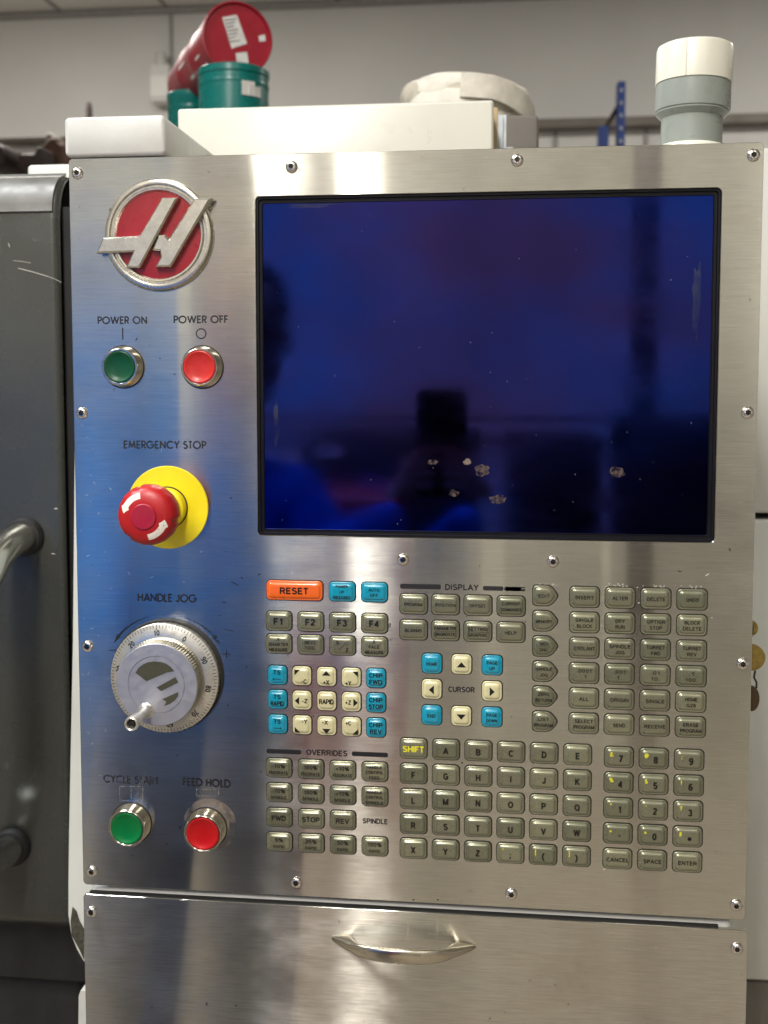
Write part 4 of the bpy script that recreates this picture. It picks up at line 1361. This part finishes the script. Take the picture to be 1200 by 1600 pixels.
rail = [(.030, .0022)] + [(.031 - .031 * math.sin(R(a)), -.034 + .034 * math.cos(R(a))) for a in range(8, 90, 8)] + [(-.0004, -.034)]
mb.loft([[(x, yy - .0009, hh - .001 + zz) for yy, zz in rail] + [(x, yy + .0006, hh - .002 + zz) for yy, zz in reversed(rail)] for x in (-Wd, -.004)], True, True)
mesh_obj('lit_top_edge', mb.build(50), 'lit_roll_edge', DR)  # paler skin over the rolled edge, painting in its highlight
mb = MB()
mb.tube([(-Wd, .002, hh - .034), (-.012, .002, hh - .034)], .0004, 6)
mb = MB(); mb.box((-Wd, .034, -.05), (-.0005, .07, hh - .003)); mesh_obj('door_core', mb.build(0), 'black_rubber', DR)
mb = MB(); mb.box((-.001, .012, -.02), (.0058, .05, hh - .030)); mb.box((-.001, .034, hh - .030), (.0058, .05, hh - .008)); mesh_obj('edge_seal', mb.build(0), 'black_rubber', DR)
# pull handle of the door
t_, b3 = at(40, 838, YD), at(20, 1322, YD)
mx = (t_.x + at(30, 1318, YD).x) / 2
zt, zbm = t_.z - dbot, b3.z - dbot
X0 = t_.x - dx1; X1 = b3.x - dx1
out = .098
pth = [(X0, .004, zt), (X0, -.012, zt)] + [(X0 - .002 * k / 6, -.012 - (out - .012) * math.sin(R(15 * k)), zt - .085 * (1 - math.cos(R(15 * k)))) for k in range(1, 7)]
pth += [(X0 - .003, -out, (zt + zbm) / 2)]
pth += [(X1 - .002 * k / 6, -.012 - (out - .012) * math.sin(R(15 * k)), zbm + .085 * (1 - math.cos(R(15 * k)))) for k in range(6, 0, -1)] + [(X1, -.012, zbm), (X1, .004, zbm)]
mb = MB(); mb.tube(pth, .0125, 20)
dh = mesh_obj('pull_handle', mb.build(60), 'handle_steel', DR)
for X_, z_ in ((X0, zt), (X1, zbm)):
    mb = MB(); mb.lathe([(.0165, 0), (.0165, .003), (.0145, .006), (.0125, .0062)], 32, cap1=False)
    mesh_obj('handle_collar', mb.build(40), 'black_rubber', dh, (X_, -.0004, z_), (PI / 2, 0, 0))
# scratches on the door
for (u0, v0, u1, v1, t) in ((28, 419, 75, 432, .5), (20, 407, 48, 411, .3), (75, 432, 96, 441, .3), (13, 380, 15, 386, .6), (85, 795, 90, 795, .8), (80, 865, 86, 866, .6)):
    a, b_ = at(u0, v0, YD - .0004), at(u1, v1, YD - .0004)
    mb = MB(); stroke(mb, [(a.x - dx1, a.z - dbot), ((a.x + b_.x) / 2 - dx1, (a.z + b_.z) / 2 - dbot + .0003), (b_.x - dx1, b_.z - dbot)], t * mm, 0)
    mb.v = [(x, -.0004, y) for x, y, z in mb.v]
    mesh_obj('scratch', mb.build(0), 'pale_scratch', DR)
# dark plinth beneath the door
q0, q1 = at(-200, 1470, .20), at(128, 1470, .20)
pl = tag(mesh_obj('door_plinth', bbox_mesh(q1.x - q0.x, .09, .70, .012, .006), 'black_rubber', None, ((q0.x + q1.x) / 2, .20, q1.z - .345)), 'black machine base under the sliding door', 'machine base')

# ------------------------------------------------------------------ cans standing behind
def can(name, cx, pt, Y, r, mat, label, cat, group=None, zb=None):
    c = at(cx, pt, Y)
    e = empty(name, (c.x, Y, ZM), label, cat, group=group)
    h_ = c.z - ZM
    mb = MB(); mb.lathe([(r, 0), (r, h_ - .012), (r * 1.03, h_ - .010), (r * 1.03, h_ - .002), (r * .98, h_), (r * .94, h_ - .004), (r * .3, h_ - .004)], 48, cap0=True)
    mesh_obj('body', mb.build(35), mat, e)
    mb = MB(); mb.lathe([(r * 1.012, h_ * .9 - .002), (r * 1.02, h_ * .9), (r * 1.012, h_ * .9 + .003)], 48, cap1=False); mesh_obj('rolled_band', mb.build(35), mat, e)
    return e, h_


tc_, h1 = can('paint_can', 365, 112, .84, .0505, 'teal_paint', 'large teal can under the red drum', 'can', 'teal cans')
for a, wz in ((-52, .020), (-40, .014)):
    mb = MB(); mb.box((-.010, -.0513, h1 - .045), (.010, -.0505, h1 - .045 + wz)); mesh_obj('sticker', mb.build(0), 'sticker_white', tc_, None, (0, 0, R(a + 90)))
can('paint_can', 300, 149, 1.05, .040, 'teal_paint', 'smaller teal can behind the left side of the large one', 'can', 'teal cans')
fc = at(371, 60, .86)
# drum lying back: local +z is the end facing the viewer
bk = at(302, 118, 1.12)
axis = (fc - bk).normalized()
axis = (axis + Vector((0.02, -.10, 0.05))).normalized()
DM = empty('drum', fc, 'red drum lying tilted on top of the teal cans, labels on its end', 'drum', axis.to_track_quat('Z', 'Y').to_euler())
r_ = .0510
L_ = (fc - bk).length + .02
mb = MB(); mb.lathe([(r_ * .9, -L_), (r_ * .98, -L_ + .004), (r_, -L_ * .68), (r_ * 1.03, -L_ * .66), (r_, -L_ * .64), (r_, -L_ * .36), (r_ * 1.03, -L_ * .34), (r_, -L_ * .32), (r_, -.008), (r_ * 1.035, -.006), (r_ * 1.035, .001), (r_ * .99, .002), (r_ * .96, -.003), (r_ * .3, -.003)], 56, cap0=True)
mesh_obj('shell', mb.build(35), 'drum_red', DM)


def endpt(u, v_):
    """point on the drum's end plane under photo pixel"""
    d = (at(u, v_, 1.0) - CAMPOS)
    n_ = axis
    t = (fc - n_ * .0022 - CAMPOS).dot(n_) / d.dot(n_)
    return DM_inv @ (CAMPOS + d * t)


DM_inv = (Matrix.Translation(fc) @ axis.to_track_quat('Z', 'Y').to_matrix().to_4x4()).inverted()
for quad in (((347, 27), (370, 23), (386, 68), (362, 76)), ((368, 83), (386, 81), (389, 102), (371, 104)), ((404, 56), (414, 54), (415, 64), (405, 65))):
    P = [endpt(*q_) for q_ in quad]
    mb = MB(); mb.face(mb.ring([(p.x, p.y, -.0022) for p in P])); mesh_obj('label_sheet', mb.build(0), 'sticker_white', DM)
for ang, z0, z1, hw in ((200, -.075, -.045, 2), (215, -.14, -.10, 3), (182, -.20, -.15, 3), (228, -.11, -.06, 2)):
    mb = MB()
    rw = [[mb.vert((r_ * 1.006 * math.cos(R(ang + d)), r_ * 1.006 * math.sin(R(ang + d)), z)) for d in (-hw, hw)] for z in (z0, z1)]
    mb.face((rw[0][0], rw[0][1], rw[1][1], rw[1][0])); mesh_obj('printed_mark', mb.build(0), 'sticker_white', DM)

for k in range(7):
    P = [endpt(u, v_) for u, v_ in ((351, 31 + 5.5 * k), (369 - 3 * (k % 3), 28.5 + 5.5 * k), (369 - 3 * (k % 3), 30.2 + 5.5 * k), (351, 32.7 + 5.5 * k))]
    P = [p + Vector(((k * 1.45) * .00066, 0, 0)) for p in P]
    mb = MB(); mb.face(mb.ring([(p.x, p.y, -.0019) for p in P])); mesh_obj('print_line', mb.build(0), 'beam_grey', DM)

# wall box, pipe and rack
p = at(250, 130, 3.9)
WB = empty('wall_box', (p.x, 3.98, p.z), 'small grey electrical box fixed on the wall, left of the red drum', 'electrical box')
s_ = 4.6 / 1657
mesh_obj('housing', bbox_mesh(32 * s_, .09, 58 * s_, .01, .006), 'wall_paint', WB, (0, -.09, 0))
mb = MB(); mb.lathe([(9 * s_, 0), (9 * s_, 22 * s_), (7 * s_, 25 * s_)], 24); mesh_obj('cable_gland', mb.build(35), 'white_enamel', WB, (-2 * s_, -.045, 27 * s_))
mb = MB(); mb.box((-14 * s_, -.097, -22 * s_), (14 * s_, -.091, 10 * s_)); mesh_obj('cover', mb.build(0), 'ceiling_paint', WB)

p = at(972, 127, 3.0)
RK = empty('storage_rack', (p.x, 3.0, 0), 'dark blue perforated rack upright left of the beacon', 'rack')
mb = MB(); mb.box((-.014, 0, 0), (.012, .06, p.z)); up = mesh_obj('upright', mb.build(0), 'rack_blue', RK)
for k in range(8):
    mb = MB(); mb.box((-.005, -.004, p.z - .035 - .042 * k), (.002, 0.001, p.z - .024 - .042 * k)); mesh_obj('slot', mb.build(0), 'galvanised', up)
p2 = at(944, 197, 3.0)
mb = MB(); mb.box((p2.x - p.x - .018, 0, 0), (p2.x - p.x + .016, .06, p2.z)); mesh_obj('short_upright', mb.build(0), 'rack_blue', RK)
mb = MB(); a, b_ = at(948, 196, 3.01), at(966, 166, 3.01); mb.tube([(a.x - p.x, .02, a.z), (b_.x - p.x, .02, b_.z)], .008, 8); mesh_obj('brace', mb.build(40), 'dark_iron', RK)

# rusty parts on the machine shelf, far left
def lump(name, pts, Y, dep, mat, label, cat):
    P = [(at(u, v_, Y).x, at(u, v_, Y).z) for u, v_ in pts]
    c_ = (sum(a for a, _ in P) / len(P), sum(b_ for _, b_ in P) / len(P))
    P2 = [(a - c_[0], b_ - c_[1]) for a, b_ in P]
    A_ = sum(P2[i - 1][0] * P2[i][1] - P2[i][0] * P2[i - 1][1] for i in range(len(P2)))
    if A_ < 0: P2.reverse()
    mb = MB()
    rings = []
    for ins, y in ((.006, 0), (0, .01), (0, dep)):
        rings.append([(x, y, z) for x, z, _ in rpoly(P2, .012, 0, ins)])
    mb.loft(rings, True, True)
    return tag(mesh_obj(name, mb.build(50), mat, None, (c_[0], Y, c_[1])), label, cat)


lump('cast_block', [(24, 262), (26, 238), (30, 232), (32, 238), (52, 238), (56, 228), (62, 228), (64, 262)], 1.9, .2, 'dark_iron', 'dark notched iron block behind the left door, between pale parts', 'machine part')
lump('rusty_fitting', [(60, 262), (60, 232), (68, 222), (76, 214), (88, 212), (92, 222), (98, 224), (104, 262)], 2.0, .2, 'rust_brown', 'rusty brown casting just left of the white cover box', 'machine part')
lump('iron_bar', [(-30, 262), (-30, 222), (4, 224), (10, 240), (8, 262)], 1.9, .2, 'dark_iron', 'dark iron piece at the left edge above the door', 'machine part')
lump('bent_bracket', [(69, 224), (70, 207), (80, 206), (90, 216), (88, 224)], 2.2, .1, 'beam_grey', 'bent grey bracket above the rusty casting', 'bracket')
lump('machine_rail', [(-60, 263), (-60, 221), (120, 221), (120, 263)], 2.3, .2, 'block_paint', 'pale grey machine bed behind the left door', 'machine bed')
tag(mesh_obj('shelf_edge', bbox_mesh(1.2, .05, .012, .002, .001), 'beam_grey', None, (at(60, 221, 2.28).x, 2.25, at(60, 221, 2.28).z)), 'thin grey shelf edge above the pale machine bed', 'shelf')
p = at(139, 160, 2.6)
tag(mesh_obj('metal_rod', (lambda m_: (m_.lathe([(.010, -1.2), (.010, -.02), (.006, 0)], 12), m_.build(40))[1])(MB()), 'dark_iron', None, (p.x, 2.6, p.z)), 'thin dark rod sticking up behind the white cover box', 'rod')

# ------------------------------------------------------------------ keys hanging at the right side
kp = at(1176, 985, .02)
KB = empty('key_bunch', (kp.x, .02, kp.z), 'bunch of brass keys hanging at the right side of the panel', 'keys')


def disc(u, v_, rx_, ry_, th, mat, name, Y=.012):
    c_ = at(u, v_, Y)
    mb = MB()
    sc = .70 / 1657 * 1.02
    prof_ = []
    for ins, d_ in ((.5, 0), (0, .3), (0, .7), (.5, 1.0)):
        prof_.append([(c_.x - kp.x + (rx_ - ins * 2) * sc * math.cos(2 * PI * i / 32), (d_ - .5) * th + Y - .02, c_.z - kp.z + (ry_ - ins * 2) * sc * math.sin(2 * PI * i / 32)) for i in range(32)])
    mb.loft(prof_, True, True)
    return mesh_obj(name, mb.build(40), mat, KB)


disc(1174, 981, 10, 12, .004, 'brass', 'brass_key_head', .02)
disc(1173, 1027, 22, 21, .003, 'brass', 'brass_key_head')
disc(1174, 1091, 12, 20, .004, 'dark_bronze', 'dark_key_head')
mb = MB()
pth = [at(u, v_, .012) - Vector((kp.x, .02, kp.z)) for u, v_ in ((1180, 1048), (1178, 1058), (1182, 1066), (1182, 1074), (1179, 1080))]
mb.tube(pth, .0007, 8); mesh_obj('key_ring', mb.build(60), 'dark_iron', KB)
mb = MB(); mb.box((-.02, -.002, -.004), (.0, .004, .004)); mesh_obj('lock', mb.build(0), 'chrome', KB)

# ------------------------------------------------------------------ photographer, seen only as a reflection
hp = mirror_at(385, 525, 1.0)
PXc = hp.x - .095
PR = empty('person', (PXc, -1.03, 0), 'person in a blue shirt holding up a phone, mirrored in the steel and display', 'person')


def skin_body(name, verts, edges, mat, parent, sub=1):
    me = bpy.data.meshes.new(name)
    me.from_pydata([v[0] for v in verts], edges, [])
    o = bpy.data.objects.new(name, me)
    COL.objects.link(o)
    md = o.modifiers.new('skin', 'SKIN'); md.use_smooth_shade = True
    for i, v in enumerate(verts):
        r__ = v[1] if isinstance(v[1], tuple) else (v[1], v[1])
        me.skin_vertices[0].data[i].radius = r__
    me.skin_vertices[0].data[0].use_root = True
    o.modifiers.new('sub', 'SUBSURF').levels = sub
    o.modifiers['sub'].render_levels = sub
    dg = bpy.context.evaluated_depsgraph_get()
    m2 = bpy.data.meshes.new_from_object(o.evaluated_get(dg))
    bpy.data.objects.remove(o)
    m2.shade_smooth()
    m2.materials.clear()
    return mesh_obj(name, m2, mat, parent)


hz = hp.z                      # head centre
ph_ = Vector((CAMPOS.x - .085 - PXc, .43, 0))
# limbs: shoulders, elbows and wrists in the person's own frame (y forward to the panel)
sh = hz - .27
wr = Vector((CAMPOS.x - .085 - PXc, .25, CAMPOS.z - .16))
SHOE = 0
B = [((0, 0, .95), (.15, .11)), ((0, 0, 1.12), (.135, .105)), ((0, .0, sh - .02), (.17, .11)), ((0, .0, sh + .07), (.06, .06)), ((.06, .01, sh + .13), (.055, .055)),
     ((.17, 0, sh), .065), ((.30, .06, sh - .22), .050), (tuple(wr + Vector((.05, -.02, -.03))), .030),
     ((-.17, 0, sh), .065), ((-.10, .20, sh - .24), .050), (tuple(wr + Vector((-.05, -.02, -.03))), .030),
     ((.09, 0, .88), .09), ((.10, .03, .48), .062), ((.10, -.01, .09), .045), ((.11, .12, .035), .038),
     ((-.09, 0, .88), .09), ((-.10, .02, .48), .062), ((-.11, -.02, .09), .045), ((-.12, .11, .035), .038)]
E_ = [(0, 1), (1, 2), (2, 3), (3, 4), (2, 5), (5, 6), (6, 7), (2, 8), (8, 9), (9, 10), (0, 11), (11, 12), (12, 13), (13, 14), (0, 15), (15, 16), (16, 17), (17, 18)]
body = skin_body('body', B, E_, 'shirt_blue', PR, 2)
T_ = [((0, 0, .99), (.160, .122)), ((0, 0, .90), (.150, .118)), ((.095, .0, .80), .105), ((.10, .03, .48), .078), ((.10, -.01, .10), .060), ((-.095, .0, .80), .105), ((-.10, .02, .48), .078), ((-.11, -.02, .10), .060)]
skin_body('trousers', T_, [(0, 1), (1, 2), (2, 3), (3, 4), (1, 5), (5, 6), (6, 7)], 'trousers_dark', PR, 2)
mb = MB()
rings = []
for zz, rx_, ry_, yo in ((-.115, .03, .03, .035), (-.10, .048, .050, .025), (-.06, .062, .078, .012), (-.01, .072, .092, .0), (.04, .076, .096, -.004), (.08, .068, .086, -.008), (.108, .045, .058, -.010), (.118, .016, .02, -.012)):
    rings.append([(rx_ * math.cos(2 * PI * i / 24), yo + ry_ * math.sin(2 * PI * i / 24) + (.012 if (5 <= i <= 7 and -.05 < zz < .02) else 0), zz) for i in range(24)])
mb.loft(rings, True, True)
hd = mesh_obj('head', mb.build(80), 'skin', PR, (.085, .03, hz), (0, 0, R(-14)))
mb = MB(); mb.loft([[(x * 1.06, y * 1.05 - .012, z + .012) for x, y, z in r__] for r__ in rings[3:]], True, True); mesh_obj('hair', mb.build(80), 'hair_dark', hd)
for sx in (-1, 1):
    mb = MB(); mb.lathe([(.018, 0), (.020, .006), (.012, .010)], 14, cap0=True); mesh_obj('ear', mb.build(60), 'skin', hd, (sx * .072, -.005, -.01), (0, sx * PI / 2, 0))
    mb = MB(); mb.lathe([(.010, 0), (.008, .004)], 12, cap0=True); mesh_obj('eye', mb.build(60), 'hair_dark', hd, (sx * .028, .082, .005), (-PI / 2, 0, 0))
for sx in (-1, 1):
    w0 = wr + Vector((sx * .05, 0, -.02))
    V = [(tuple(w0), .024), (tuple(w0 + Vector((0, .015, .04))), (.030, .016))]
    Ee = [(0, 1)]
    for f_ in range(4):
        b0 = w0 + Vector((-sx * (.004 + .002 * f_), .024, .050 + .016 * f_ - .02))
        V += [(tuple(b0 + Vector((-sx * .012, .012, 0))), .0085), (tuple(b0 + Vector((-sx * .034, .012, .004))), .0078), (tuple(b0 + Vector((-sx * .050, .004, .004))), .007)]
        k = len(V)
        Ee += [(1, k - 3), (k - 3, k - 2), (k - 2, k - 1)]
    V += [(tuple(w0 + Vector((-sx * .012, -.006, .055))), .010), (tuple(w0 + Vector((-sx * .030, -.010, .075))), .009)]
    k = len(V); Ee += [(0, k - 2), (k - 2, k - 1)]
    skin_body('hand', V, Ee, 'skin', PR, 1)
# the phone, upright just behind the lens
pa, pb = mirror_at(650, 607, .74), mirror_at(730, 607, .74)
phw = pb.x - pa.x
PHN = tag(mesh_obj('phone', bbox_mesh(phw, .008, .150, .011, .0015), 'black_plastic', None, ((pa.x + pb.x) / 2, -.748, pa.z - .075)), 'dark phone held upright, mirrored in the display', 'phone')
for k in range(2):
    mb = MB(); mb.lathe([(.0075, 0), (.0075, .0015), (.006, .002)], 24); mesh_obj('lens', mb.build(40), 'machine_dark', PHN, (phw / 2 - .013, .0078, .058 - .020 * k), (-PI / 2, 0, 0))
